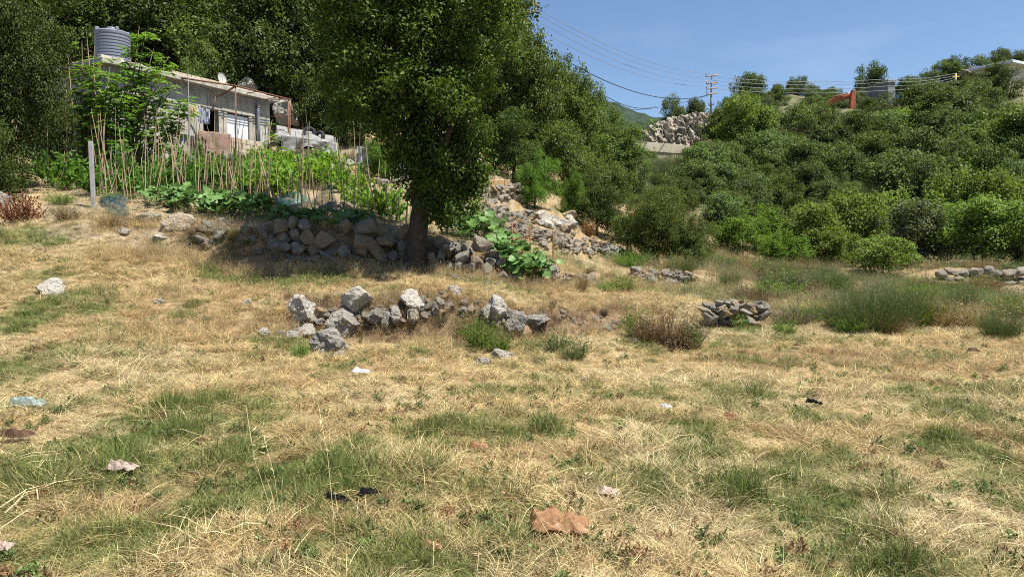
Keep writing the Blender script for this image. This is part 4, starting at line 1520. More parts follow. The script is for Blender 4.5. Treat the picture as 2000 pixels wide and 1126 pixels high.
cloth_part('tarp_side', rel(tarp_side), 12, 6, M['tarp'], root)
for (u, vt, vb, Y) in ((655, 272, 324, 28.5), (628, 270, 322, 28.6), (542, 255, 310, 28.2), (648, 268, 320, 30.2)):
    tube_obj('shelter_post', [P(u, vb, Y) - b0, P(u, vt, Y) - b0], .035, M['twig'], root)
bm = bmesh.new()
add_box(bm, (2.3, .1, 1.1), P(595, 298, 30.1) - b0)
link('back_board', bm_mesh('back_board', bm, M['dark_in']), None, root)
block_wall('block_wall', 'low wall of tan concrete blocks under the white tarp', P(553, 312, 28.15), P(628, 320, 28.5), P(590, 324, 28.2).z, 4, .3, .17)


def tyre(label, c, rx, rz):
    e = empty('tyre', c)
    e.rotation_euler = (R(80), 0, rz)
    tag(e, label, 'tyre', None)
    bm = bmesh.new()
    n1, n2 = 24, 8
    r = [[bm.verts.new(((rx * .72 + .28 * rx * math.cos(2 * PI * b / n2)) * math.cos(2 * PI * a / n1), (rx * .72 + .28 * rx * math.cos(2 * PI * b / n2)) * math.sin(2 * PI * a / n1), .09 * math.sin(2 * PI * b / n2))) for b in range(n2)] for a in range(n1)]
    for a in range(n1):
        for b in range(n2):
            bm.faces.new((r[a][b], r[(a + 1) % n1][b], r[(a + 1) % n1][(b + 1) % n2], r[a][(b + 1) % n2])).smooth = True
    link('rubber_ring', bm_mesh('tyre', bm, M['rubber']), None, e)


tp0 = P(604, 262, 29.2)
tyre('black tyre lying on top of the white tarp', tp0 + Vector((0, 0, .05)), .27, .3)
tyre('second black tyre on the right end of the white tarp', P(624, 268, 29.2) + Vector((0, 0, .03)), .25, -.4)
cloth('plastic_sheet', 'crumpled white plastic sheet on the slope left of the fig tree', 'plastic sheet', hang(697, 735, 285, 292, 318, 322, 25.8, 25.6, .10, 2.5, 7), 20, 16, M['tarp'])
cloth('plastic_sheet', 'small white rag on the stones right below the tarp shelter', 'plastic sheet', hang(656, 676, 322, 324, 336, 338, 25.6, 25.6, .06, 2, 8), 12, 10, M['tarp'])
cloth('blue_sheet', 'pale blue sheet on the ground behind the fig tree and left of the tree trunk', 'sheet', hang(745, 800, 316, 332, 334, 348, 24.6, 24.4, .06, 2, 9), 20, 12, M['bluesheet'])
cloth('white_board', 'pale board standing below the fig tree', 'board', hang(718, 742, 320, 320, 340, 340, 24.9, 24.9, .0, 2, 9), 2, 2, M['steel'], .02)
cloth('teal_netting', 'teal shade netting draped over canes in the vegetable bed', 'netting', lambda s, t: P(537 + 118 * s, (394 - 34 * abs(math.sin(3.1 * s * 1.6 + .2)) * (.4 + .6 * s)) * (1 - t) + (402 + 4 * math.sin(9 * s)) * t, 17.3 + .5 * math.sin(4 * s) - .5 * t) + Vector((0, .06 * math.sin(30 * s + 3 * t), 0)), 40, 10, M['net'], .004)
cloth('blue_netting', 'dark blue netting heaped beside the grey post', 'netting', lambda s, t: G(195 + 55 * s, 390 + 50 * t * s + 8 * t) + Vector((.06 * math.sin(17 * t), .1 * mnoise.noise(Vector((s * 5, t * 5, 2))), (.10 * math.sin(PI * s) * (1 - t) + .05) + .12 * mnoise.noise(Vector((s * 8, t * 8, 1))))), 24, 14, M['bluenet'], .004)

# grey post at the garden corner
p = G(183, 404)
bm = bmesh.new()
tpz = P(181, 276, p.y).z - p.z
add_box(bm, (.10, .09, tpz + .3), (0, 0, tpz / 2 - .15), None, .012)
pst = link('fence_post', bm_mesh('fence_post', bm, M['post']))
pst.location = p
pst.rotation_euler = (0, R(-.8), .3)
tag(pst, 'thick grey square post at the left corner of the vegetable bed', 'post')

# tan block row and tan box on the upper terraces
tb = P(943, 372, 26)
rowr = empty('block_row', tb, R(8))
tag(rowr, 'row of upright tan blocks standing on the upper terrace right of the big tree', 'wall')
bm = bmesh.new()
add_box(bm, (.215, .12, .40), (0, 0, .2), None, .01)
me = bm_mesh('block', bm, M['tanblock'])
for k in range(5):
    o = link('block', me, None, rowr)
    o.location = (k * .225 - .02, RND.uniform(-.02, .02), RND.uniform(-.015, .0))
bx = P(1008, 416, 25)
be = empty('tan_box', bx, R(25))
tag(be, 'open tan box standing on the rubble below the upper stone heap', 'box')
for (sx, sy, px_, py_) in ((.6, .03, 0, -.2), (.6, .03, 0, .2), (.03, .37, -.285, 0), (.03, .37, .285, 0)):
    bm = bmesh.new()
    add_box(bm, (sx, sy, .32), (px_, py_, .1))
    link('side_board', bm_mesh('side_board', bm, M['tanblock']), None, be)
# wire mesh fence by the rubble slope and above the tan block row
def wire_fence(label, pts, h, n_h=5, every=.35):
    a = pts[0]
    e = empty('wire_fence', a)
    tag(e, label, 'fence')
    for p_ in pts:
        tube_obj('fence_stake', [p_ - a - Vector((0, 0, .2)), p_ - a + Vector((0, 0, h))], .016, M['rust'], e, 5)
    bm = bmesh.new()
    for i in range(len(pts) - 1):
        p0, p1 = pts[i] - a, pts[i + 1] - a
        for k in range(n_h): add_tube(bm, [p0 + Vector((0, 0, h * (k + .5) / n_h)), p1 + Vector((0, 0, h * (k + .5) / n_h))], .005, 3, False)
        m_ = max(1, int((p1 - p0).length / every))
        for k in range(1, m_):
            q = p0.lerp(p1, k / m_)
            add_tube(bm, [q, q + Vector((0, 0, h))], .004, 3, False)
    link('wire_mesh', bm_mesh('wire_mesh', bm, M['rust']), None, e)


wire_fence('thin wire mesh fence above the row of tan blocks', [P(942, 372, 26.3), P(966, 370, 26.4), P(995, 366, 26.5)], .62, 4, .15)
wire_fence('sagging wire fence in front of the long rubble slope', [G(1000, 500), G(1035, 505), G(1080, 508)], .75, 4, .3)

# ------------------------------------------------------------------ bean canes
CANE = []
for i in range(5):
    bm = bmesh.new()
    bend = [0] + [RND.uniform(-.012, .012) for _ in range(4)]
    add_tube(bm, [(bend[k] * k, bend[-k] * k * .6, k / 4) for k in range(5)], [1, .95, .9, .8, .6], 6)
    me = bm_mesh('cane', bm, M['cane'])
    CANE.append(me)


def stake(p0, p1, r, lab, group, m_):
    me = CANE[RND.randrange(5)]
    o = bpy.data.objects.new('bean_cane', me)
    C.objects.link(o)
    d = p1 - p0
    o.location = p0 - d.normalized() * .15
    o.rotation_mode = 'QUATERNION'
    o.rotation_quaternion = d.to_track_quat('Z', 'Y')
    # the unit cane has radius 1: xy scale is the radius in metres
    bme = d.length + .15
    o.scale = (r, r, bme)
    slot_mat(o, m_)
    tag(o, lab, 'cane', group)


for me in CANE:    # bends are in cane lengths; undo the xy radius scale for them
    for v in me.vertices:
        k = round(v.co.z * 4) if False else v.co.z
    me.update()

CANES = [(155, 352, 133, 116, 'tall pale cane leaning left beside the dark left tree'), (196, 350, 170, 79, 'tallest cane rising towards the water tank'), (196, 358, 184, 152, 'cane leaning close behind the grey post'),
         (132, 350, 130, 176, 'upright cane between the dark left tree and the tall leaning cane'), (372, 376, 367, 137, 'tall straight grey cane in front of the house wall'), (94, 364, 92, 242, 'short cane at the far left with a plastic cap'),
         (590, 397, 592, 252, 'straight cane standing in front of the white tarp'), (741, 446, 720, 346, 'pale cane leaning left just left of the leaning tree trunk'), (534, 400, 500, 278, 'cane leaning strongly left below the drain pipe'),
         (465, 399, 445, 318, 'cane leaning left below the pink rug'), (330, 376, 354, 250, 'cane leaning right beside the pink rug'), (729, 397, 718, 330, 'cane below the fig tree'), (793, 448, 797, 370, 'pale cane touching the left side of the tree trunk')]
CMORE = [(216, 367, 218, 287), (244, 383, 241, 250), (250, 388, 232, 250), (264, 386, 258, 300), (269, 367, 286, 250), (290, 370, 306, 250), (308, 376, 310, 263), (350, 380, 354, 303), (373, 372, 365, 250), (392, 380, 389, 300),
         (410, 394, 400, 300), (423, 352, 426, 277), (426, 391, 437, 314), (450, 397, 458, 250), (466, 399, 450, 317), (490, 399, 488, 303), (498, 399, 498, 310), (629, 430, 629, 343), (554, 420, 545, 357), (537, 420, 528, 357),
         (709, 437, 698, 357), (762, 440, 752, 365), (590, 421, 590, 330), (800, 440, 805, 372), (885, 463, 883, 399), (922, 436, 918, 362), (960, 452, 946, 410), (953, 416, 955, 346), (895, 450, 893, 380), (905, 455, 908, 395), (940, 440, 936, 370),
         (225, 380, 215, 300), (282, 384, 276, 310), (301, 384, 300, 300), (318, 386, 322, 290), (340, 388, 336, 300), (128, 370, 126, 300), (110, 372, 140, 290), (360, 384, 350, 290), (383, 388, 380, 270), (400, 390, 408, 300), (416, 392, 410, 290),
         (436, 396, 430, 300), (444, 396, 448, 282), (458, 398, 470, 300), (476, 400, 474, 290), (484, 402, 492, 300), (506, 402, 510, 320), (515, 405, 508, 300), (522, 405, 530, 310), (545, 408, 540, 330), (562, 410, 566, 320), (575, 412, 570, 330), (602, 414, 606, 330),
         (616, 418, 610, 340), (640, 424, 648, 335), (652, 428, 646, 350), (664, 430, 668, 345), (676, 434, 670, 350), (690, 436, 694, 350), (722, 440, 716, 360), (750, 442, 756, 360), (772, 444, 776, 370), (782, 444, 778, 380), (650, 396, 640, 330), (680, 398, 686, 330), (700, 398, 694, 335), (752, 396, 752, 335), (770, 400, 762, 345)]
for i, (ub, vb, ut, vt, lab) in enumerate(CANES):
    p0 = G(ub, vb)
    stake(p0, P(ut, vt, p0.y + RND.uniform(-.2, .05)), .021, lab, None, M['cane'] if i not in (4,) else M['post'])
def bed_where(u, v):
    a = 'beside the grey post' if u < 235 else 'below the old window' if u < 300 else 'left of the pink rug' if u < 365 else 'below the pink rug' if u < 430 else 'below the white shutter' if u < 500 else 'below the drain pipe' if u < 545 else \
        'below the tarp shelter' if u < 640 else 'below the fig tree' if u < 745 else 'left of the tree trunk' if u < 820 else 'right of the tree trunk'
    return a + (', close to the wall' if v > 396 else ', back in the bed')


rc = random.Random(44)
for k in range(62):
    ub = rc.uniform(200, 800)
    vb = rc.uniform(372, 398) if ub < 500 else rc.uniform(385, 436)
    CMORE.append((ub, vb, ub + rc.gauss(0, 17), vb - rc.uniform(55, 165)))
for k in range(16):
    ub = rc.uniform(190, 620)
    CMORE.append((ub, rc.uniform(372, 396), ub + rc.gauss(0, 20), rc.uniform(205, 270)))
for i, (ub, vb, ut, vt) in enumerate(CMORE):
    p0 = G(ub, vb)
    dk = i % 3 == 1
    kd = 'grey-brown' if dk else 'straw-coloured'
    stake(p0, P(ut, vt, p0.y + RND.uniform(-.15, .2)), RND.uniform(.009, .0145), 'thin %s bean cane standing %s' % (kd, bed_where(ub, vb)), '%s bean canes %s' % (kd, bed_where(ub, vb)), M['cane_dark'] if dk else M['cane'])

# ------------------------------------------------------------------ garden plants
def fan_mesh(name, seed, n, h, r, nl, L, W, m_, upr=.6, tw=.006, sprays=True):
    """stems fanning from a base with leaves along them"""
    rs_ = np.random.RandomState(seed)
    Vs, Fs, Ts = [], [], []
    off = 0
    a = rs_.rand(n) * 6.283
    tilt = (rs_.rand(n) ** .7) * (1 - upr) * 1.5
    ln = h * (.35 + .7 * rs_.rand(n))
    d = np.stack([np.cos(a) * np.sin(tilt), np.sin(a) * np.sin(tilt), np.cos(tilt)], 1)
    base = np.stack([np.cos(a) * r * .35 * rs_.rand(n), np.sin(a) * r * .35 * rs_.rand(n), np.zeros(n)], 1)
    tip = base + d * ln[:, None] + rs_.normal(size=(n, 3)) * .10 * h
    mid = (base + tip) / 2 + d * .02 + rs_.normal(size=(n, 3)) * .04 * h
    side = unit(np.cross(d, rs_.normal(size=(n, 3))))
    V = np.empty((n, 5, 3))
    V[:, 0] = base - side * tw
    V[:, 1] = base + side * tw
    V[:, 2] = mid + side * tw * .8
    V[:, 3] = mid - side * tw * .8
    V[:, 4] = tip
    i0 = np.arange(n) * 5
    Vs.append(V.reshape(-1, 3))
    q = np.stack([i0, i0 + 1, i0 + 2, i0 + 3], 1)
    t3 = np.stack([i0 + 3, i0 + 2, i0 + 4], 1)
    tints = [rs_.rand(n) * .5, rs_.rand(n) * .5]
    faces = [q, t3]
    off = 5 * n
    if nl:
        k = rs_.randint(0, n, nl)
        t = (.2 + .8 * rs_.rand(nl) ** .7)[:, None]
        c = np.where(t < .5, base[k] + (mid[k] - base[k]) * t * 2, mid[k] + (tip[k] - mid[k]) * (t * 2 - 1))
        ax = unit(rs_.normal(size=(nl, 3)) * .8 + d[k] * .8)
        nr = unit(rs_.normal(size=(nl, 3)) * .6 + np.array([0, 0, .8]))
        sz = .6 + .7 * rs_.rand(nl)
        V2, F2 = leaf_quads(c, ax, nr, L * sz, W * sz)
        Vs.append(V2)
        faces.append(F2 + off)
        tints.append(np.clip(rs_.rand(nl) * .6 + .4 * t[:, 0], 0, 1))
    return np_mesh(name, np.concatenate(Vs), faces, np.concatenate(tints), m=m_)


def plant(name, me, loc, s, label, cat='plant', group=None, m_=None, part='foliage', sz=None):
    e = empty(name, loc, RND.uniform(0, 6.28))
    e.scale = (s, s, sz or s)
    o = link(part, me, None, e)
    if m_: slot_mat(o, m_)
    tag(e, label, cat, group)
    return e


BEAN = [fan_mesh('bean_foliage', 700 + i, 26, .85, .35, 230, .115, .10, M['bean'], .45, .005) for i in range(4)]
rs = np.random.RandomState(3)
for i in range(96):      # bean rows between the canes
    u = 90 + 620 * rs.rand()
    v = (352 + 30 * rs.rand() if u > 230 else 345 + 40 * rs.rand()) - (8 if u < 180 else 0)
    if 480 < u: v = 345 + 48 * rs.rand()
    p = G(u, v)
    vine = u > 480 + 40 * rs.rand() or rs.rand() < .08
    w_ = ('left of the grey post, back in the bed' if u < 180 else bed_where(u, v + 12)).replace('close to the wall', 'near the squash')
    plant('bean_plant', BEAN[i % 4], p, RND.uniform(.5, 1.1), ('light' if vine else 'deep') + ' green bean plant among the canes ' + w_, 'bean plant', ('light' if vine else 'deep') + ' green bean plants ' + w_,
          M['vine'] if vine else M['bean'])
for (u, v, s, lab) in ((735, 425, 1.0, 'light green bean plant against the canes left of the trunk'), (770, 432, .9, 'bushy light green bean plant beside the tree trunk'), (715, 412, .9, 'light green bean plant above the shaded squash row'), (760, 405, .8, 'light green bean plant behind the others left of the trunk'),
                       (890, 440, .7, 'pale green bean plant on the thin canes right of the trunk'), (920, 425, .7, 'pale green bean plant above the squash right of the trunk'), (690, 400, .9, 'light green bean plant right of the teal netting')):
    plant('bean_plant', BEAN[int(u) % 4], G(u, v), s, lab, 'bean plant', None, M['vine'])


rv_ = random.Random(8)
for i in range(34):      # beans that have climbed their canes
    u = rv_.uniform(200, 690)
    v = rv_.uniform(340, 390)
    s_ = rv_.uniform(.32, .5)
    plant('climbing_bean', BEAN[i % 4], G(u, v), s_, 'tall climbing bean winding up its cane ' + bed_where(u, v), 'bean plant', 'climbing beans ' + bed_where(u, v), M['vine'] if u > 470 else M['bean'], 'foliage', rv_.uniform(.8, 1.6))
for i in range(30):
    u = rv_.uniform(120, 640)
    v = rv_.uniform(316, 344)
    plant('bean_plant', BEAN[i % 4], G(u, v), rv_.uniform(.5, .95), 'bean plant at the top edge of the bed ' + bed_where(u, 300).split(',')[0], 'bean plant', 'bean plants at the top edge ' + bed_where(u, 300).split(',')[0], M['vine'] if u > 470 else M['bean'])


def squash_leaf(name, seed):
    rs_ = random.Random(seed)
    bm = bmesh.new()
    c = bm.verts.new((0, 0, -.12))
    n = 11
    rim = []
    for k in range(n):
        a = 2 * PI * (k + .5) / n
        r = (.5 if k % 2 else .42) * (1.08 if abs(math.cos(a / 2)) > .8 else .95) + rs_.uniform(-.03, .03)
        rim.append(bm.verts.new((r * math.cos(a), r * math.sin(a), rs_.uniform(-.07, .07) + (.03 if k % 2 else -.03))))
    for k in range(n): bm.faces.new((c, rim[k], rim[(k + 1) % n])).smooth = True
    return bm_mesh(name, bm, M['squash'])


SQ = [squash_leaf('squash_leaf', i) for i in range(4)]


def squash(label, spots, n, size, spread=.3, hgt=(.12, .4), fwd=0.0, name='squash_plant'):
    c0 = G(*spots[0][:2])
    e = empty(name, c0)
    tag(e, label, 'squash plant')
    bm = bmesh.new()
    for i in range(n):
        u, v = spots[RND.randrange(len(spots))][:2]
        p = G(u + RND.gauss(0, 7), v + RND.gauss(0, 4))
        q = p + Vector((RND.gauss(0, spread * .5), RND.gauss(0, spread * .4) - fwd, RND.uniform(*hgt)))
        o = link('leaf', SQ[RND.randrange(4)], None, e)
        o.location = q - c0
        s = size * RND.uniform(.65, 1.25)
        o.scale = (s, s, s)
        o.rotation_euler = (RND.gauss(.38, .33), RND.gauss(.1, .35), RND.uniform(-1.2, 1.2) if RND.random() < .5 else RND.uniform(0, 6.28))
        if RND.random() < .5: add_tube(bm, [p - c0, q - c0 - Vector((0, 0, .03))], .006, 3, False)
    link('stems', bm_mesh('stems', bm, M['bean']), None, e)


squash('dark green squash plant at the left start of the sunlit squash row', [(290, 402), (310, 405), (330, 400)], 60, .19, .3, (.14, .45))
squash('squash plant above the big sloping grey slab', [(345, 408), (365, 412), (355, 402)], 80, .23, .3, (.14, .5))
squash('squash plant in the middle of the sunlit row above the yellowish stone', [(395, 415), (415, 418), (435, 416)], 110, .24, .3, (.14, .5))
squash('squash plant at the right end of the sunlit row', [(455, 420), (480, 422), (505, 424)], 110, .24, .3, (.14, .5))
squash('squash plant in the shade of the big tree on top of the wall', [(540, 432), (570, 436), (600, 438)], 90, .21, .3, (.1, .34))
squash('shaded squash plant nearest the leaning tree trunk', [(630, 440), (665, 440), (700, 440)], 90, .21, .3, (.1, .34))
squash('leafy squash plant on top of the sunlit terrace wall right of the trunk', [(905, 458), (930, 452), (955, 460), (925, 465)], 120, .23, .34, (.15, .5), .15)
squash('big-leaved pumpkin plant spilling down the right end of the sunlit terrace wall', [(975, 480), (990, 490), (1010, 500), (1030, 515), (1045, 530), (1000, 520), (1000, 540), (1060, 545), (1020, 545), (975, 500)], 250, .21, .2, (.12, .40), .42)

# young walnut-like tree in front of the house: long drooping leaflets
def walnut(label, u0, v0, Y, tips, nleaf, seed, L=.20, W=.068):
    b = at(u0, Y)
    e = empty('walnut_sapling', b)
    tag(e, label, 'tree')
    rs_ = np.random.RandomState(seed)
    bm = bmesh.new()
    cs, ds = [], []
    for (u, v, dy) in tips:
        tp_ = P(u, v, Y + dy) - b
        mid = tp_ * .5 + Vector((tp_.x * -.15, rs_.normal() * .1, tp_.z * .08))
        pts = [Vector((0, 0, -.1)), mid * .5, mid, mid.lerp(tp_, .5), tp_]
        add_tube(bm, pts, [.04, .03, .022, .014, .006], 5)
        for k in range(nleaf):
            t = .35 + .65 * rs_.rand()
            q = mid.lerp(tp_, (t - .35) / .65) if t > .35 else mid
            # a compound leaf: rachis with leaflets each side
            a = rs_.rand() * 6.283
            rd = Vector((math.cos(a), math.sin(a), rs_.uniform(-.1, .5))).normalized()
            rl = rs_.uniform(.16, .34)
            for j in range(7):
                f = (j // 2 + 1) / 4
                o_ = q + rd * rl * f + Vector((0, 0, -.10 * f * f))
                sd_ = Vector((-rd.y, rd.x, 0)) * (1 if j % 2 else -1)
                ax = (rd * .7 + (sd_ * .9 if j < 6 else Vector()) + Vector((0, 0, -.35))).normalized()
                cs.append(o_)
                ds.append(ax)
    V, Fq = leaf_quads(np.array(cs), np.array(ds), unit(rs_.normal(size=(len(cs), 3)) * .5 + np.array([0, 0, 1.0])), L * (.7 + .6 * rs_.rand(len(cs))), W, .12)
    link('trunk', bm_mesh('sapling_stem', bm, M['twig']), None, e)
    link('crown', np_mesh('sapling_leaves', V, [Fq], rs_.rand(len(cs)), m=M['walnut']), None, e)


walnut('young walnut tree with long drooping leaves in front of the house wall', 262, 330, 22.3,
       [(272, 52, 0), (285, 60, .2), (255, 90, -.2), (300, 95, .2), (330, 110, .3), (240, 120, -.3), (320, 140, -.3), (345, 165, .2), (270, 140, .2), (230, 165, .2), (300, 175, -.2), (350, 210, -.2), (365, 235, .1), (380, 215, .2), (245, 205, -.3), (285, 215, .3), (330, 220, .2), (310, 255, -.3), (260, 250, .2), (355, 255, .2), (220, 235, 0), (280, 285, 0), (330, 285, -.1), (372, 190, 0)], 22, 31)
walnut('second walnut sapling left of the house under the water tank', 175, 330, 22.2,
       [(160, 80, 0), (185, 90, .2), (200, 110, -.2), (150, 125, .2), (175, 135, .2), (205, 150, 0), (190, 175, -.3), (150, 175, 0), (165, 205, .2), (200, 200, .2), (215, 180, 0), (180, 235, 0), (150, 235, .2), (205, 240, .2), (130, 140, .1), (140, 205, .1), (170, 265, 0)], 18, 32)
walnut('third walnut sapling hiding the left corner of the house', 215, 332, 21.6,
       [(215, 130, 0), (232, 150, .1), (205, 170, -.1), (222, 195, .1), (240, 215, 0), (212, 230, 0), (232, 250, .1), (200, 262, 0), (245, 268, -.1), (220, 285, 0), (240, 180, 0)], 24, 35)
walnut('thin leafy sapling growing at the right corner of the house', 528, 330, 25.5, [(525, 240, 0), (535, 262, .1), (520, 280, -.1), (545, 285, .1), (532, 300, 0), (550, 305, 0), (522, 310, 0)], 10, 33, .12, .045)

# ------------------------------------------------------------------ shrubs and weeds
BROOM = [fan_mesh('broom_stems', 800 + i, 1700, 1.25, 1.7, 2200, .045, .012, M['broom'], .42, .003) for i in range(2)]
DRYF = [fan_mesh('dry_stems', 820 + i, 420, .8, .6, 700, .035, .016, M['grey_weed'], .4, .0035) for i in range(2)]
WEED = [fan_mesh('weed_leaves', 840 + i, 160, .6, .45, 1500, .055, .017, M['weed'], .3, .004) for i in range(3)]
DEAD = fan_mesh('dead_leaves', 860, 150, .75, .6, 2600, .05, .032, M['brown_leaf'], .25, .005)
TUFTY = fan_mesh('dry_tuft', 870, 420, .55, .25, 0, .1, .1, M['dry_stem'], .55, .003)


def shrub(me, u, vb, vt, wpx, pw, ph, m_, label, name='shrub', cat='shrub', group=None, part='foliage'):
    p = G(u, vb)
    s = wpx / F * p.y / pw * (1.2 if 'broom' in label else 1)
    hz_ = (P(u, vt, p.y).z - p.z) / ph
    e = empty(name, p, RND.uniform(0, 6.28))
    e.scale = (s, s, max(.15, hz_))
    o = link(part, me, None, e)
    slot_mat(o, m_)
    tag(e, label, cat, group)


SHRUBS = [
    (BROOM[0], 1650, 640, 562, 90, 1.9, 1.25, 'broom', 'low left clump of the green broom thicket in the right meadow'),
    (BROOM[1], 1695, 648, 540, 120, 1.9, 1.25, 'broom', 'tall middle clump of the green broom thicket in the right meadow'),
    (BROOM[0], 1745, 640, 534, 100, 1.9, 1.25, 'broom', 'tallest clump of the green broom thicket, right of the middle'),
    (BROOM[1], 1790, 636, 556, 84, 1.9, 1.25, 'weed', 'light green right end of the broom thicket'),
    (DRYF[1], 1735, 652, 600, 90, 1.1, .8, 'rust_weed', 'rusty dry weeds at the foot of the broom thicket'),
    (DRYF[0], 1840, 640, 570, 110, 1.1, .8, 'dry_stem', 'pale dry oat grass right of the broom thicket'),
    (DRYF[1], 1910, 640, 580, 100, 1.1, .8, 'dry_stem', 'pale dry oat grass beside the compact broom bush'),
    (DRYF[0], 1580, 625, 575, 100, 1.1, .8, 'weed', 'grassy green weeds left of the broom thicket'),
    (BROOM[0], 1520, 575, 520, 80, 1.9, 1.25, 'grey_green', 'greyish broom bush behind the grey-brown dry weeds'),
    (BROOM[1], 1840, 575, 530, 70, 1.9, 1.25, 'broom', 'broom bush in front of the left end of the far wall'),
    (DRYF[1], 1460, 590, 545, 90, 1.1, .8, 'grey_weed', 'grey dry weeds behind the short broken wall'),
    (DRYF[0], 1265, 672, 592, 90, 1.1, .8, 'rust_weed', 'reddish brown left part of the wide dry shrub in the field'),
    (DEAD, 1330, 686, 640, 70, 1.1, .75, 'rust_weed', 'dark brown foot of the wide dry shrub in the field'),
    (BROOM[0], 1955, 662, 580, 78, 1.9, 1.25, 'broom', 'compact dark green broom bush standing alone near the right edge'),
    (BROOM[1], 1605, 570, 508, 100, 1.9, 1.25, 'broom', 'green broom bush behind the large one below the orchard'),
    (BROOM[0], 1425, 560, 515, 40, 1.9, 1.25, 'broom', 'small green broom bush near the low heap of stones'),
    (BROOM[1], 1875, 600, 548, 60, 1.9, 1.25, 'broom', 'small broom bush in the dry grass in front of the far wall'),
    (BROOM[1], 960, 455, 410, 60, 1.9, 1.25, 'broom', 'feathery green bush among the canes right of the trunk'),
    (DRYF[0], 1305, 678, 582, 130, 1.1, .8, 'rust_weed', 'brownish grey dry shrub left part of the dark weeds in the field'),
    (DRYF[1], 1350, 680, 600, 80, 1.1, .8, 'grey_weed', 'brownish grey dry shrub nearest the short broken wall'),
    (DRYF[0], 1545, 635, 580, 110, 1.1, .8, 'grey_weed', 'dry grey-brown weeds between the short wall and the broom bushes'),
    (WEED[0], 1240, 660, 590, 60, .9, .6, 'weed', 'green weed growing in the left side of the brown shrub'),
    (WEED[1], 1340, 684, 630, 60, .9, .6, 'weed', 'green-tipped weed at the right foot of the brown shrub'),
    (WEED[0], 935, 680, 600, 80, .9, .6, 'weed', 'bright green weed bush below the egg-shaped boulder'),
    (WEED[1], 975, 690, 630, 70, .9, .6, 'weed', 'lower green weed right of the bright weed bush'),
    (WEED[2], 1085, 690, 635, 70, .9, .6, 'broom', 'dark green weed under the flat overhanging slab'),
    (WEED[0], 1125, 704, 652, 70, .9, .6, 'broom', 'dark green weed farthest right below the slab'),
    (WEED[1], 1440, 640, 600, 46, .9, .6, 'weed', 'green weed in front of the short broken wall'),
    (WEED[2], 1215, 570, 535, 60, .9, .6, 'weed', 'green weed left of the low heap of stones'),
    (WEED[0], 1180, 572, 545, 50, .9, .6, 'weed', 'low green weed beside the dry brown tuft'),
    (WEED[1], 590, 700, 660, 50, .9, .6, 'weed', 'small green weed below the white stones at the left of the bank'),
    (WEED[2], 1660, 650, 610, 60, .9, .6, 'weed', 'bright green weed at the foot of the large broom bush'),
    (WEED[0], 1530, 655, 618, 60, .9, .6, 'weed', 'green weed in front of the grey-brown dry weeds'),
    (DRYF[0], 130, 432, 392, 80, 1.1, .8, 'rust_weed', 'dry brown weeds between the reddish dead bush and the grey post'),
    (DRYF[1], 215, 445, 405, 70, 1.1, .8, 'dry_stem', 'pale dry weeds at the foot of the grey post'),
    (DRYF[0], 265, 440, 412, 60, 1.1, .8, 'rust_weed', 'brown dry weeds between the blue netting and the layered rock'),
    (DRYF[1], 390, 462, 432, 70, 1.1, .8, 'rust_weed', 'brown dry weeds hanging below the yellowish stone'),
    (DRYF[0], 470, 468, 436, 80, 1.1, .8, 'dry_stem', 'straw-coloured weeds on the broken stone bank'),
    (DRYF[1], 540, 470, 440, 60, 1.1, .8, 'rust_weed', 'brown weeds at the left end of the terrace wall'),
    (WEED[1], 480, 480, 462, 50, .9, .6, 'weed', 'green weed at the foot of the broken stone bank'),
    (DRYF[0], 1010, 478, 452, 50, 1.1, .8, 'dry_stem', 'dry weeds hanging above the pumpkin plant'),
    (WEED[0], 120, 400, 372, 60, .9, .6, 'weed', 'green weeds left of the grey post'),
    (WEED[1], 225, 392, 372, 50, .9, .6, 'weed', 'green weeds behind the blue netting'),
    (DEAD, 38, 436, 372, 85, 1.1, .75, 'brown_leaf', 'reddish brown dead bush at the left edge'),
    (DEAD, 1150, 462, 425, 30, 1.1, .75, 'brown_leaf', 'small rusty brown bush beside the dark bush on the rubble'),
    (TUFTY, 1136, 570, 524, 40, .6, .55, 'dry_stem', 'upright dry brown grass tuft beside the pumpkin plant'),
    (TUFTY, 1150, 545, 515, 30, .6, .55, 'grey_weed', 'small round dry shrub behind the dry brown tuft'),
    (DRYF[0], 690, 322, 282, 60, 1.1, .8, 'grey_weed', 'dark dry brushwood right of the tarp shelter'),
    (DRYF[1], 1230, 520, 478, 110, 1.1, .8, 'weed', 'tall grassy weed at the foot of the large oak bush'),
    (DRYF[0], 1320, 530, 490, 90, 1.1, .8, 'dry_stem', 'tall dry grass clump in front of the large oak bush'),
    (DRYF[1], 1400, 530, 488, 90, 1.1, .8, 'grey_green', 'tall greyish grass clump right of the large oak bush'),
    (DRYF[0], 1480, 535, 492, 90, 1.1, .8, 'weed', 'tall green grass clump in front of the bright orchard trees'),
]
for (me, u, vb, vt, wpx, pw, ph, m_, lab) in SHRUBS:
    shrub(me, u, vb, vt, wpx, pw, ph, M[m_], lab, 'weed' if 'weed' in lab else ('grass_tuft' if 'grass' in lab else 'shrub'), 'weed' if 'weed' in lab else 'shrub')
rm = random.Random(15)
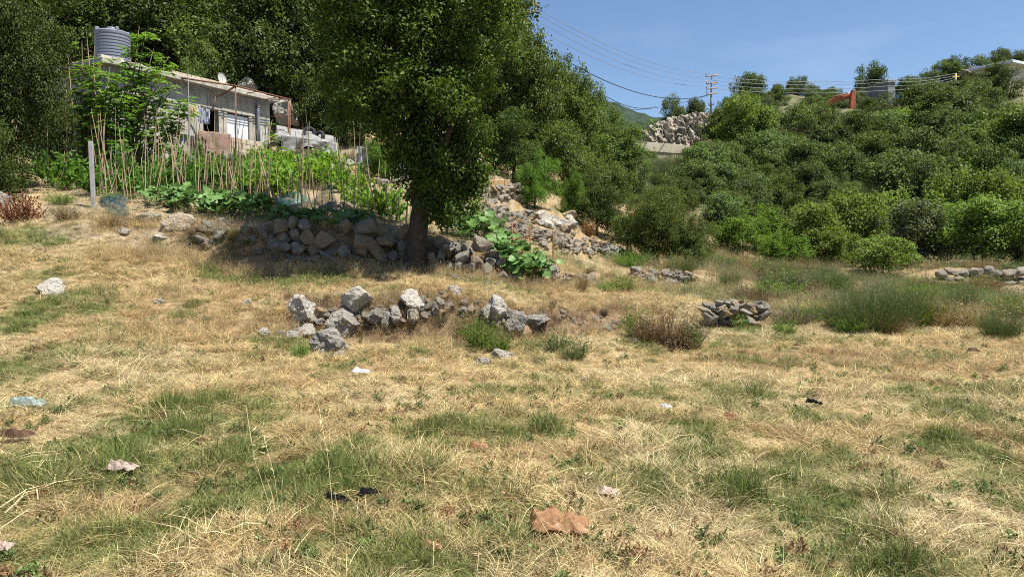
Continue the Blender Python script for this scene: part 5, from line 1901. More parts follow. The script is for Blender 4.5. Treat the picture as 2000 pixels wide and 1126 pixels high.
for i in range(64):
    u = rm.uniform(1260, 2030)
    Y = rm.uniform(15.4 if u > 1450 else 19.5, 31)
    b_ = at(u, Y)
    me = rm.choice(DRYF + WEED + BROOM)
    br = me in BROOM
    e = empty('weed', b_, rm.uniform(0, 6.28))
    s_ = rm.uniform(.3, .55) if br else rm.uniform(.6, 1.15)
    e.scale = (s_ * 1.25, s_ * 1.25, s_ * rm.uniform(.7, 1.05))
    o = link('foliage', me, None, e)
    k_, w_ = rm.choice((('broom', 'dark green'), ('weed', 'light green'), ('weed', 'light green'), ('rust_weed', 'rusty brown'), ('dry_stem', 'straw-coloured'), ('grey_green', 'grey-green')))
    slot_mat(o, M[k_])
    wh = 'below the large oak bush' if u < 1420 else 'in front of the bright orchard trees' if u < 1580 else 'round the broom thicket' if u < 1820 else 'in front of the far wall'
    wh += ', in front' if Y < 21 else ', farther back'
    tag(e, '%s meadow weed clump %s' % (w_, wh), 'weed', '%s weeds %s' % (w_, wh))
rs = np.random.RandomState(9)
for i in range(70):    # low scrub on the far slope between the trees
    u = rs.uniform(1270, 2080)
    Y = rs.uniform(36, 72)
    if u < 1400 and Y > 76: continue
    b = at(u, Y)
    e = empty('scrub_bush', b, rs.uniform(0, 6))
    s = rs.uniform(.9, 1.9)
    e.scale = (s * 1.3, s * 1.3, s)
    o = link('foliage', (DRYF + BROOM)[rs.randint(4)], None, e)
    slot_mat(o, M[('grey_green', 'broom', 'grey_weed', 'orchard')[rs.randint(4)]])
    w_ = where_right(u, Y)
    tag(e, 'low scrubby bush between the hillside trees ' + w_, 'bush', 'low scrub ' + w_)

# ------------------------------------------------------------------ far structures
# road parapet with culvert
rw = P(1236, 292, 86)
e = empty('road_parapet', rw)
tag(e, 'pale concrete road parapet across the gap below the rock outcrop', 'wall')
w_ = P(1345, 284, 90) - P(1236, 284, 86)
bm = bmesh.new()
a_ = math.atan2(w_.y, w_.x)
add_box(bm, (w_.length, .4, 1.1), (w_.x / 2, w_.y / 2, .45), Matrix.Rotation(a_, 3, 'Z'), .03)
link('parapet', bm_mesh('parapet', bm, M['roadwall']), None, e)
bm = bmesh.new()
add_box(bm, (w_.length * .75, .5, 3.6), (w_.x * .62, w_.y * .62 + .2, -1.92), Matrix.Rotation(a_, 3, 'Z'), .03)
link('retaining_wall', bm_mesh('retaining_wall', bm, M['conc']), None, e)
bm = bmesh.new()
add_box(bm, (1.3, .1, 2.6), Vector((w_.x * .33, w_.y * .33 - .12, -1.5)), Matrix.Rotation(a_, 3, 'Z'))
link('culvert_opening', bm_mesh('culvert_opening', bm, M['dark_in']), None, e)
# rock outcrop: jagged cliff with vertical cracks
def outcrop(label, pts, Y, seed, depth=5):
    c = P(pts[0][0], pts[0][2], Y)
    bm = bmesh.new()
    n = 110
    rows = 30
    g = []
    for j in range(rows + 1):
        r = []
        for i in range(n + 1):
            t = i / n * (len(pts) - 1)
            k = min(int(t), len(pts) - 2)
            f = t - k
            u = pts[k][0] * (1 - f) + pts[k + 1][0] * f
            vt = pts[k][1] * (1 - f) + pts[k + 1][1] * f
            vb = pts[k][2] * (1 - f) + pts[k + 1][2] * f
            s_ = j / rows
            p = P(u, vb + (vt - vb) * s_, Y)
            q = Vector((p.x * .6 + p.z * .15, seed, p.z * .22))
            rid = abs(mnoise.noise(q)) * 2.0 + abs(mnoise.noise(q * 2.7)) * 1.3 + abs(mnoise.noise(q * 6)) * .8 + mnoise.noise(q * 13) * .4
            p = p + Vector((mnoise.noise(q * 2) * .4, rid + s_ ** 2 * depth * .6, mnoise.noise(q * 3.1) * .5 * s_))
            r.append(bm.verts.new(p - c))
        g.append(r)
    bk = [bm.verts.new(v.co + Vector((0, depth, -.6))) for v in g[-1]]
    g.append(bk)
    for j in range(rows + 1):
        for i in range(n): bm.faces.new((g[j][i], g[j][i + 1], g[j + 1][i + 1], g[j + 1][i]))
    o = link('rock_outcrop', bm_mesh('rock_outcrop', bm, M['cliff']))
    o.location = c
    tag(o, label, 'rock')


def cliff():
    s = NT('pale_cliff')
    co = s.coord('Object')
    mp_ = s.n('ShaderNodeMapping')
    mp_.inputs['Scale'].default_value = (1, 1, .35)
    s.l(co, mp_.inputs['Vector'])
    n1 = s.noise(.9, 6, .65, mp_.outputs[0])
    n2 = s.noise(3.2, 5, .6, mp_.outputs[0])
    c = s.ramp(n1, [(.34, (.20, .175, .135)), (.5, (.34, .30, .24)), (.66, (.42, .385, .33))])
    c = s.mix(s.ramp(n2, [(.52, 0.0), (.64, .7)]), c, (.13, .12, .08))
    return s.done(s.pbr(c, .95, .1, n2, .8, .25))


M['cliff'] = cliff()
outcrop('bare jagged pale rock outcrop left of the wooden power pole', [(1250, 268, 292), (1262, 245, 290), (1300, 226, 290), (1340, 214, 285), (1372, 210, 275), (1400, 212, 262)], 92, 3)
outcrop('pale fissured rock scar among the trees right of the power pole', [(1495, 215, 250), (1515, 196, 262), (1535, 190, 268), (1552, 196, 255), (1560, 205, 240)], 94, 8, 3)
outcrop('dry earth and stone scar on the path below the excavator arm', [(1680, 232, 262), (1695, 236, 270), (1712, 250, 275)], 74, 12, 2)

# power poles
def pole(label, u, vb, vt, Y, arms, r=.12):
    b = P(u, vb, Y)
    e = empty('power_pole', b)
    tag(e, label, 'power pole')
    h = P(u, vt, Y).z - b.z
    tube_obj('mast', [(0, 0, -1), (0, 0, h)], [r * 1.2, r * .8], M['pole'], e, 8)
    for (dz, wid) in arms:
        arm = tube_obj('crossarm', [(-wid * .8, -.05, h - dz - .1 * wid), (0, -.12, h - dz), (wid * .9, -.15, h - dz + .12)], .07, M['pole'], e, 5)
        for x_ in (-wid * .75, wid * .85):
            tube_obj('insulator', [(x_, -.1, h - dz + .05), (x_, -.1, h - dz + .35)], .06, M['insul'], arm, 6)
    return b, h


pole('wooden power pole with crossarms standing on the hill beside the rock outcrop', 1388, 245, 145, 96, ((.25, 1.0), (1.2, .9), (1.9, .9), (2.6, .8), (4.1, .4)))
pole('reddish pole top with two crossarms above the right shoulder of the big tree', 1027, 110, 9, 60, ((.15, 1.0), (.68, .95)), .17)
ypole = P(1866, 175, 100)
e = empty('yellow_pole', ypole)
tag(e, 'short yellow pole among the trees on the right hill', 'pole')
tube_obj('mast', [(0, 0, -1), (0, 0, P(1866, 144, 100).z - ypole.z)], .09, M['yellow'], e, 8)
tube_obj('crossarm', [(-.5, 0, 1.7), (.5, 0, 1.75)], .06, M['yellow'], e, 5)


def wire(label, a, b, sag, r, m_, group=None):
    pts = []
    for k in range(21):
        t = k / 20
        p = a.lerp(b, t)
        p.z -= sag * 4 * t * (1 - t)
        pts.append(p)
    c = pts[0].copy()
    bm = bmesh.new()
    add_tube(bm, [p - c for p in pts], r, 4)
    o = link('power_line', bm_mesh('power_line', bm, m_))
    o.location = c
    tag(o, label, 'cable', group)


for i, (u0, v0, u1, v1, vm) in enumerate(((1042, 12, 1392, 144, 102), (1044, 24, 1394, 153, 113), (1044, 38, 1384, 160, 124), (1040, 52, 1384, 168, 138))):
    a, b = P(u0, v0, 60), P(u1, v1, 96)
    mid = a.lerp(b, .55)
    pm_u, pm_v = 1000 + F * mid.x / mid.y, vm
    wire('%s thin pale wire running from the near pole top to the hill pole' % ('topmost', 'second highest', 'third highest', 'lowest')[i], a, b, 1.3, .022, M['wire_pale'])
wire('black cable running from the big tree down to the hill pole', P(1030, 70, 56), P(1388, 184, 96), 2.2, .040, M['wire'])
wire('black cable dipping from the left skyline trees to the outcrop bushes', P(1140, 158, 60), P(1282, 208, 92), 1.0, .035, M['wire'])
wire('short black cable rising from the far mountain gap to the outcrop bushes', P(1200, 215, 92), P(1388, 184, 96), .6, .03, M['wire'])
for i, (v0, v1) in enumerate(((150, 158), (157, 164), (165, 172), (173, 180))):
    wire('%s pale wire crossing the skyline trees right of the hill pole' % ('topmost', 'second highest', 'third highest', 'lowest')[i], P(1392, v0, 95.5), P(1740, v1 - 4, 92), .5, .026, M['wire_pale'])
    wire('%s pale wire from the grey building to the yellow pole' % ('topmost', 'second highest', 'third highest', 'lowest')[i], P(1740, v1 - 4, 92), P(1868, 143 + 4 * i, 99.5), .3, .026, M['wire_pale'])

# orange excavator arm
b = P(1668, 214, 92)
e = empty('excavator_arm', b)
tag(e, 'orange excavator boom and stick reaching up above the hillside trees', 'excavator')


def beam(name, pts, w0, w1, m_, parent):
    bm = bmesh.new()
    rings = []
    for k, p_ in enumerate(pts):
        d = (pts[min(k + 1, len(pts) - 1)] - pts[max(k - 1, 0)]).normalized()
        n_ = Vector((-d.z, 0, d.x))
        w_ = w0 + (w1 - w0) * k / (len(pts) - 1)
        rings.append([bm.verts.new(p_ + n_ * w_ + Vector((0, s_ * .28, 0))) for s_ in (-1, 1)] + [bm.verts.new(p_ - n_ * w_ + Vector((0, s_ * .28, 0))) for s_ in (1, -1)])
    for i in range(len(rings) - 1):
        for k in range(4): bm.faces.new((rings[i][k], rings[i][(k + 1) % 4], rings[i + 1][(k + 1) % 4], rings[i + 1][k]))
    bm.faces.new(rings[0][::-1])
    bm.faces.new(rings[-1])
    bmesh.ops.recalc_face_normals(bm, faces=bm.faces[:])
    bmesh.ops.bevel(bm, geom=bm.edges[:], offset=.03, segments=1, affect='EDGES')
    return link(name, bm_mesh(name, bm, m_), None, parent)


beam('boom', [P(1615, 204, 92) - b, P(1632, 194, 92) - b, P(1648, 191, 92) - b, P(1666, 184, 92) - b], .32, .25, M['orange'], e)
beam('stick', [P(1667, 176, 91.3) - b, P(1665, 190, 91.3) - b, P(1664, 212, 91.3) - b], .2, .34, M['orange'], e)
cyl = tube_obj('hydraulic_cylinder', [P(1622, 191, 91.6) - b, P(1650, 184, 91.6) - b], .10, M['rust'], e)
tube_obj('piston_rod', [P(1648, 184.5, 91.6) - b, P(1666, 179, 91.6) - b], .055, M['steel'], cyl)

# grey concrete building with a long sloping edge
def wedge_house(name, label, face, depth, m_wall, m_roof, over=.3, roof_t=.25):
    """face: photo corners (u, vt, vb, Y) of the visible front from left to right"""
    (u0, t0, b0_, Y0), (u1, t1, b1_, Y1) = face
    p0, p1 = P(u0, b0_, Y0), P(u1, b1_, Y1)
    q0, q1 = P(u0, t0, Y0), P(u1, t1, Y1)
    zt = (q0.z + q1.z) / 2
    zb = min(p0.z, p1.z) - 2
    d = Vector((q1.x - q0.x, q1.y - q0.y, 0))
    nrm = Vector((-d.y, d.x, 0)).normalized()
    if nrm.y < 0: nrm = -nrm
    e = empty(name, (q0.x, q0.y, zb))
    tag(e, label, 'house' if 'house' in name else 'building')
    bm = bmesh.new()
    a_ = math.atan2(d.y, d.x)
    add_box(bm, (d.length, depth, zt - zb), d / 2 + nrm * depth / 2 + Vector((0, 0, (zt - zb) / 2)), Matrix.Rotation(a_, 3, 'Z'))
    link('wall', bm_mesh('wall', bm, m_wall), None, e)
    bm = bmesh.new()
    add_box(bm, (d.length + 2 * over, depth + 2 * over, roof_t), d / 2 + nrm * depth / 2 + Vector((0, 0, zt - zb + roof_t / 2 + .003)), Matrix.Rotation(a_, 3, 'Z'), .02)
    link('roof', bm_mesh('roof', bm, m_roof), None, e)
    return e, d, nrm, zt - zb, a_


wedge_house('concrete_building', 'low grey unfinished concrete building behind the excavator arm', ((1645, 192, 215, 112), (1735, 161, 190, 101)), 1.0, M['greyconc'], M['greyconc'], .15, .3)
e, d, nrm, hh, a_ = wedge_house('cream_house', 'cream house with white flat roof at the right edge on the hill', ((1972, 128, 225, 98), (2105, 150, 240, 106)), 4, M['cream'], M['roofwhite'], .8, .35)
bm = bmesh.new()
add_box(bm, (d.length + .6, .6, .25), d / 2 - nrm * .25 + Vector((0, 0, hh * .47)), Matrix.Rotation(a_, 3, 'Z'))
link('ledge', bm_mesh('ledge', bm, M['cream']), None, e)
for k in range(3):
    for z in (.62, .2):
        bm = bmesh.new()
        add_box(bm, (1.1, .06, 1.2), d * (.30 + .25 * k) - nrm * .02 + Vector((0, 0, hh * z + .6)), Matrix.Rotation(a_, 3, 'Z'))
        w0 = link('window', bm_mesh('window', bm, M['dark_in']), None, e)
        bm = bmesh.new()
        add_box(bm, (1.3, .12, .1), d * (.30 + .25 * k) - nrm * .06 + Vector((0, 0, hh * z - .06)), Matrix.Rotation(a_, 3, 'Z'))
        link('sill', bm_mesh('sill', bm, M['cream']), None, w0)
outcrop('grey jagged rocks below the white roof of the cream house', [(1897, 134, 142), (1908, 126, 142), (1922, 124, 142), (1930, 132, 142)], 108, 17, 2)

# far mountain seen in the gap
def mountain():
    n, m_ = 70, 26
    xs = np.linspace(-180, 780, n)
    ts = np.linspace(0, 1, m_)
    V = []
    for t in ts:
        for x in xs:
            r = 1.6 + 1560 * (480 - np.interp(1000 + F * x / 1560, [700, 1100, 1195, 1225, 1262, 1300, 1700], [160, 190, 206, 216, 232, 236, 250])) / F
            z = (r + 12 * (fbm(np.array([x * .05]), np.array([t * 8.0]), 4)[0] - .5)) * math.sin(t * PI / 2) - 1
            V.append((x, 1290 + 270 * t, z))
    for x in xs: V.append((x, 1860, -1))
    idx = np.arange(n * (m_ + 1)).reshape(m_ + 1, n)
    q = np.stack([idx[:-1, :-1], idx[:-1, 1:], idx[1:, 1:], idx[1:, :-1]], -1).reshape(-1, 4)
    s = NT('far_forest')
    n1 = s.noise(.05, 6, .7, s.pos())
    c = s.ramp(n1, [(.35, (.014, .026, .018)), (.6, (.040, .060, .038))])
    mm = s.done(s.pbr(c, .95, .1, n1, 1.0, 4.0))
    tag(link('hills', np_mesh('hills', np.array(V), [q], smooth=True, m=mm)), kind='structure')


mountain()

# ------------------------------------------------------------------ grass: tufts instanced on scattered points
def tuft_mesh(name, seed, n, L, lay, spread, w, curl=.5, heads=0):
    """lay 0 upright .. 1 lying flat"""
    r = np.random.RandomState(seed)
    a = r.rand(n) * 6.283
    rad = spread * np.sqrt(r.rand(n))
    base = np.stack([np.cos(a) * rad, np.sin(a) * rad, np.full(n, -.01)], 1)
    b = r.rand(n) * 6.283
    if lay > .6: b = r.normal(0, .9, n) + r.choice([0, 2.1, 4.0], n)
    tl = np.clip(lay * 1.45 + r.normal(0, .28, n), 0, 1.5)
    ln = L * (.45 + .75 * r.rand(n))
    h1 = np.stack([np.cos(b) * np.sin(tl * .75), np.sin(b) * np.sin(tl * .75), np.cos(tl * .75)], 1)
    tl2 = np.clip(tl + curl * r.rand(n), 0, 1.75)
    h2 = np.stack([np.cos(b) * np.sin(tl2), np.sin(b) * np.sin(tl2), np.cos(tl2)], 1)
    mid = base + h1 * ln[:, None] * .5
    tip = mid + h2 * ln[:, None] * .5
    tip[:, 2] = np.maximum(tip[:, 2], .008 + .02 * r.rand(n))
    side = unit(np.cross(h1, r.normal(size=(n, 3)) * .5 + np.array([0, 0, 1.])))
    V = np.empty((n, 5, 3))
    V[:, 0] = base - side * w
    V[:, 1] = base + side * w
    V[:, 2] = mid + side * w * .85
    V[:, 3] = mid - side * w * .85
    V[:, 4] = tip
    i0 = np.arange(n) * 5
    q = np.stack([i0, i0 + 1, i0 + 2, i0 + 3], 1)
    t3 = np.stack([i0 + 3, i0 + 2, i0 + 4], 1)
    tn = r.rand(n)
    Vs, fs, ts = [V.reshape(-1, 3)], [q, t3], [tn, tn]
    if heads:
        k = r.choice(n, heads, replace=False)
        V2, F2 = leaf_quads(tip[k] - h2[k] * .02, h2[k], unit(r.normal(size=(heads, 3))), .06, .014)
        Vs.append(V2)
        fs.append(F2 + 5 * n)
        ts.append(np.full(heads, .55))
    return np_mesh(name, np.concatenate(Vs), fs, np.concatenate(ts), m=M['grass'])


def tuft_set(cname, specs):
    col = bpy.data.collections.new(cname)
    for i, sp in enumerate(specs):
        o = bpy.data.objects.new('%s_tuft' % cname, tuft_mesh('%s_tuft' % cname, *sp))
        col.objects.link(o)
    return col


def scatter(name, P_, rotz, scl, col, vi, coll):
    me = bpy.data.meshes.new(name)
    n = len(P_)
    me.vertices.add(n)
    me.vertices.foreach_set('co', np.asarray(P_, np.float32).ravel())
    for nm, typ, val, key in (('rot', 'FLOAT_VECTOR', rotz, 'vector'), ('scl', 'FLOAT_VECTOR', scl, 'vector'), ('col', 'FLOAT_VECTOR', col, 'vector'), ('vi', 'INT', vi, 'value')):
        a = me.attributes.new(nm, typ, 'POINT')
        a.data.foreach_set(key, np.ascontiguousarray(val, np.int32 if typ == 'INT' else np.float32).ravel())
    o = link(name, me)
    ng = bpy.data.node_groups.new(name, 'GeometryNodeTree')
    ng.interface.new_socket('Geometry', in_out='INPUT', socket_type='NodeSocketGeometry')
    ng.interface.new_socket('Geometry', in_out='OUTPUT', socket_type='NodeSocketGeometry')
    gi = ng.nodes.new('NodeGroupInput')
    go = ng.nodes.new('NodeGroupOutput')
    ci = ng.nodes.new('GeometryNodeCollectionInfo')
    ci.inputs['Collection'].default_value = coll
    ci.inputs['Separate Children'].default_value = True
    ci.inputs['Reset Children'].default_value = True
    ip = ng.nodes.new('GeometryNodeInstanceOnPoints')
    ip.inputs['Pick Instance'].default_value = True
    at_ = {}
    for nm, typ in (('rot', 'FLOAT_VECTOR'), ('scl', 'FLOAT_VECTOR'), ('vi', 'INT')):
        na = ng.nodes.new('GeometryNodeInputNamedAttribute')
        na.data_type = typ
        na.inputs['Name'].default_value = nm
        at_[nm] = na.outputs['Attribute']
    ng.links.new(gi.outputs[0], ip.inputs['Points'])
    ng.links.new(ci.outputs[0], ip.inputs['Instance'])
    ng.links.new(at_['vi'], ip.inputs['Instance Index'])
    ng.links.new(at_['rot'], ip.inputs['Rotation'])
    ng.links.new(at_['scl'], ip.inputs['Scale'])
    ng.links.new(ip.outputs[0], go.inputs[0])
    md = o.modifiers.new('scatter', 'NODES')
    md.node_group = ng
    return o


DRY = tuft_set('dry_grass', [(1, 46, .17, .82, .11, .0018, .3), (2, 46, .20, .92, .12, .0017, .2), (3, 40, .15, .65, .10, .0018, .5), (4, 40, .22, .95, .13, .0016, .15), (5, 34, .22, .5, .07, .0016, .6, 1), (6, 9, .42, .96, .16, .0021, .12)])
GRN = tuft_set('green_grass', [(11, 48, .13, .42, .09, .0020, .6), (12, 52, .10, .55, .10, .0020, .5), (13, 44, .17, .32, .08, .0021, .8)])
TALL = tuft_set('tall_grass', [(21, 34, .65, .18, .16, .0022, .5, 12), (22, 30, .80, .22, .20, .0022, .5, 12), (23, 36, .50, .3, .16, .0024, .7, 6)])


SMALLW = bpy.data.collections.new('small_weeds')
for i in range(2):
    me = fan_mesh('small_weed_tuft', 900 + i, 14, .11, .05, 60, .032, .014, M['grass'], .15, .0015)
    SMALLW.objects.link(bpy.data.objects.new('small_weed_tuft', me))


def sample(n, y0, y1, p, half=.92, seed=1):
    r = np.random.RandomState(seed)
    # density ~ Y^-p  per area, strip width ~ Y
    e = 2 - p
    Yv = (y0 ** e + r.rand(n) * (y1 ** e - y0 ** e)) ** (1 / e)
    x = (r.rand(n) * 2 - 1) * half * Yv
    return x, Yv, r


def grass():
    x, y, r = sample(172000, 2.5, 20, 1.15, 1.3)
    Yk, u, soil, far = zones(x, y)
    g = green_at(x, y)
    red = field_of(RED_W, x, y)
    keep = np.where((u < 545) & (y > Yk[:, 4] - .15), y < Yk[:, 5] + .5, (soil < .5) & ~((y > Yk[:, 4] - .15) & (u < 1010)))
    keep = keep | ((soil > .5) & (r.rand(len(x)) < .22))
    bare = fbm(x * 1.1 + 5, y * 1.1 + 50, 3)
    # steep banks are thinly covered
    onbank = (y > Yk[:, 2] - .12) & (y < Yk[:, 3] + .02) & (u > 560) & (u < 1250)
    keep &= ~(onbank & (r.rand(len(x)) < .95))
    mot = np.clip((fbm(x * 2.6 + 8, y * 2.6 + 21, 3) - .40) * 3.2, .35, 1.5)
    isg = (r.rand(len(x)) < np.clip(g * 1.05 * mot + .33 * mot, 0, .9) * (1 - .8 * onbank))
    z = H(x, y)
    rv = r.rand(len(x))
    big = fbm(x * .7 + 13, y * .7 + 3, 3)
    straw = np.array([.60, .465, .235])[None] * (.75 + .5 * rv)[:, None]
    pale = np.array([.66, .55, .33])[None]
    straw = straw + (pale - straw) * (np.clip((big - .5) * 4, 0, .7))[:, None]
    rust = np.array([.36, .215, .105])[None]
    straw = straw + (rust - straw) * np.clip(.75 * red + .8 * np.clip(.42 - big, 0, 1) * 3, 0, .85)[:, None]
    olive = np.array([.40, .35, .15])[None]
    straw = np.where(onbank[:, None], straw * .45 + rust * .4, straw)
    straw = straw + (olive - straw) * np.clip(g * .7, 0, .6)[:, None]
    straw = np.where((r.rand(len(x)) < .20)[:, None], np.array([.24, .165, .085])[None] * (.6 + .7 * rv)[:, None], straw)
    green = np.array([.170, .205, .056])[None] * (.7 + .6 * rv)[:, None]
    ygreen = np.array([.31, .30, .11])[None]
    green = green + (ygreen - green) * (np.clip(.75 - g, 0, .7) * r.rand(len(x)))[:, None]
    col = np.where(isg[:, None], green, straw)
    cl = np.clip((fbm(x * 3.3 + 51, y * 3.3 + 15, 3) - .30) * 2.6, .25, 1.35)
    s = (.6 + .6 * r.rand(len(x))) * np.interp(y, [3, 8, 20], [.85, 1.0, 1.25]) * (.55 + .5 * cl)
    keep &= r.rand(len(x)) < .35 + .65 * cl
    zs = s * np.where(isg, .5 + .65 * g, .4 + .5 * r.rand(len(x))) * (.6 + .5 * cl)
    n = len(x)
    rot = np.stack([r.normal(0, .12, n), r.normal(0, .12, n), r.rand(n) * 6.283], 1)
    pts = np.stack([x, y, z], 1)
    scl = np.stack([s, s, zs], 1)
    vd = r.choice(6, n, p=[.24, .24, .20, .20, .02, .10])
    vg = r.choice(3, n, p=[.4, .38, .22])
    k = keep & ~isg
    tag(scatter('dry_grass', pts[k], rot[k], scl[k], col[k], vd[k], DRY), kind='stuff')
    k = keep & isg
    tag(scatter('green_grass', pts[k], rot[k], scl[k], col[k], vg[k], GRN), kind='stuff')
    x, y, r = sample(5000, 2.6, 15, 1.0, 1.25, 4)
    Yk, u, soil, far = zones(x, y)
    k = (r.rand(len(x)) < np.clip((fbm(x * 1.7 + 90, y * 1.7, 3) - .42) * 5, .05, 1)) & (y < Yk[:, 4] - .1)
    x, y, n = x[k], y[k], int(k.sum())
    rv = r.rand(n)[:, None]
    col = np.where(r.rand(n)[:, None] < .7, np.array([.11, .16, .045])[None] * (.6 + .8 * rv), np.array([.22, .13, .065])[None] * (.6 + .8 * rv))
    s = .4 + .6 * r.rand(n)
    tag(scatter('small_weeds', np.stack([x, y, H(x, y)], 1), np.stack([r.normal(0, .1, n), r.normal(0, .1, n), r.rand(n) * 6.283], 1), np.stack([s, s, s], 1), col, r.choice(2, n), SMALLW), kind='stuff')
    # meadow: taller dry and greenish grass beyond the field on the right, verges elsewhere
    x, y, r = sample(33000, 12.5, 42, 1.2, 1.2, 2)
    Yk, u, soil, far = zones(x, y)
    tallz = np.clip((u - 1180) / 200, 0, 1) * np.clip((y - np.interp(u, [1180, 1400, 1700, 2000, 2300], [19, 14.6, 15.0, 14.6, 14.5])) / .8, 0, 1)
    rub = ((u > 985) & (u < 1210) & (y > 16.5) & (y < 27)).astype(float) * .35
    soilz = soil * np.where(y > 20.5, .55, .25)
    pr = np.maximum(np.maximum(tallz * .8, rub), soilz)
    k = r.rand(len(x)) < pr
    x, y, u, tz = x[k], y[k], u[k], tallz[k]
    n = len(x)
    g = fbm(x * .5 + 9, y * .5 + 77, 4)
    gr = r.rand(n) < np.clip((g - .36) * 5, .2, .9)
    rv = r.rand(n)
    cg = np.array([.17, .21, .085])[None] * (.7 + .6 * rv)[:, None]
    cd = np.array([.44, .36, .19])[None] * (.7 + .5 * rv)[:, None]
    cb = np.array([.30, .22, .14])[None] * (.7 + .5 * rv)[:, None]
    cd = np.where((r.rand(n) < .35)[:, None], cb, cd)
    col = np.where(gr[:, None], cg, cd)
    s = .6 + .5 * r.rand(n)
    s *= np.where(tz > .3, np.interp(y, [14, 17, 24, 34], [.45, .58, .72, .65]), .5)
    s *= np.where((u > 1820) & (y > 22) & (y < 29), .4, 1)
    rot = np.stack([r.normal(0, .1, n), r.normal(0, .1, n), r.rand(n) * 6.283], 1)
    pts = np.stack([x, y, H(x, y)], 1)
    tag(scatter('meadow_grass', pts, rot, np.stack([s * 1.2, s * 1.2, s], 1), col, r.choice(3, n), TALL), kind='stuff')
    r = np.random.RandomState(78)
    n = 650
    uu = r.uniform(560, 1240, n)
    xs = (uu - 1000) / F
    Yk0, _ = knots(xs * 12, np.full(n, 12.0))
    f = r.rand(n)
    yy = Yk0[:, 2] + (Yk0[:, 3] - Yk0[:, 2]) * f + r.normal(0, .06, n)
    xx = xs * yy
    rv = r.rand(n)[:, None]
    col = np.array([.20, .125, .07])[None] * (.5 + rv) + np.array([.12, .09, .05])[None] * (r.rand(n) < .3)[:, None]
    s = .4 + .6 * r.rand(n)
    tag(scatter('dead_roots', np.stack([xx, yy - .02, H(xx, yy)], 1), np.stack([r.normal(.7, .4, n), r.normal(0, .5, n), r.normal(0, .6, n)], 1), np.stack([s, s, s], 1), col, r.choice(4, n), DRY), kind='stuff')
    # longer tufts along the foot of the wall and the bank edge
    r = np.random.RandomState(77)
    n = 3200
    uu = r.uniform(180, 1320, n)
    xs = (uu - 1000) / F
    Yk0, _ = knots(xs * 14, np.full(n, 14.0))
    j = r.choice([3, 4, 2, 5], n, p=[.10, .50, .12, .28])
    yy = Yk0[np.arange(n), j] + np.where(j == 4, -.22 - .5 * r.rand(n) ** 2, r.normal(0, .22, n))
    xx = xs * yy
    s = .32 + .3 * r.rand(n)
    rv = r.rand(n)
    cd = np.array([.58, .45, .23])[None] * (.7 + .5 * rv)[:, None]
    cb = np.array([.33, .22, .12])[None]
    col = np.where((r.rand(n) < .3)[:, None], cb, cd)
    tag(scatter('bank_grass', np.stack([xx, yy, H(xx, yy)], 1), np.stack([r.normal(0, .3, n), r.normal(0, .3, n), r.rand(n) * 6.283], 1), np.stack([s, s, s * .75], 1), col, r.choice(3, n), TALL), kind='stuff')


grass()

# ------------------------------------------------------------------ litter and single stalks
def crumple(name, label, cat, u, v, wpx, dpx, h, m_, seed, nu=26, nv=18, rot=0.0, ragged=.25):
    p = G(u, v)
    w = wpx * .88 / F * p.y
    d = w * dpx
    rf = random.Random(seed)
    folds = []
    for _ in range(6):
        a_ = rf.uniform(0, PI)
        folds.append((math.cos(a_), math.sin(a_), rf.uniform(.9, 3.4), rf.uniform(0, 2)))
    hh_ = min(h * 1.2, w * .30)
    bm = bmesh.new()
    g = []
    for j in range(nv + 1):
        r = []
        for i in range(nu + 1):
            s_, t = i / nu * 2 - 1, j / nv * 2 - 1
            q = Vector((s_ * .9, t * .9, seed))
            edge = 1 + ragged * mnoise.noise(q * 1.3 + Vector((9, 0, 0)))
            rr = max(abs(s_), abs(t))
            x_ = s_ * w / 2 * edge
            y_ = t * d / 2 * edge
            rid = sum(abs(((s_ * nx + t * ny) * fr + ph) % 2 - 1) for (nx, ny, fr, ph) in folds) / len(folds)
            z_ = hh_ * (.25 + 1.3 * max(0, rid - .2)) * (1 - .8 * rr ** 5) * (1.2 - .45 * s_) + .03 + .012 * mnoise.noise(q * 5)
            r.append(bm.verts.new((x_ + .03 * w * mnoise.noise(q * 4), y_ + .03 * w * mnoise.noise(q * 4 + Vector((0, 0, 7))), z_)))
        g.append(r)
    for j in range(nv):
        for i in range(nu): bm.faces.new((g[j][i], g[j][i + 1], g[j + 1][i + 1], g[j + 1][i]))
    bmesh.ops.solidify(bm, geom=bm.faces[:], thickness=.004)
    o = link(name, bm_mesh(name, bm, m_))
    o.location = p + Vector((0, 0, .02))
    o.rotation_euler = (0, 0, rot)
    tag(o, label, cat)


crumple('plastic_bag', 'crumpled tan plastic bag lying in the grass at the bottom centre', 'plastic bag', 1090, 1046, 135, .62, .075, M['brownbag'], 3, 34, 24)
crumple('plastic_bag', 'pale greenish plastic scrap in the grass at the left edge', 'plastic bag', 56, 802, 66, .5, .12, M['palebag'], 5)
crumple('paper_scrap', 'small bright white paper scrap in the middle right of the field', 'litter', 1301, 806, 26, .7, .07, M['whitelitter'], 7, 12, 8)
crumple('paper_scrap', 'white crumpled rag in the dry grass below the rock bank', 'litter', 705, 735, 36, .8, .13, M['whitelitter'], 9, 16, 12)
crumple('paper_scrap', 'whitish rag cut off by the left edge at the bottom', 'litter', 6, 1090, 44, .7, .07, M['pinklitter'], 11, 14, 10)
crumple('tissue_scrap', 'pinkish torn scrap in front of the rock bank', 'litter', 826, 712, 24, .8, .10, M['pinklitter'], 13, 12, 8)
crumple('cloth_scrap', 'tan curled scrap on the reddish grass right of the white paper scrap', 'litter', 1432, 826, 40, .5, .10, M['brownbag'], 15, 14, 8)
crumple('cloth_scrap', 'small tan scrap right of centre in the foreground grass', 'litter', 935, 888, 42, .4, .05, M['brownbag'], 17, 14, 8)
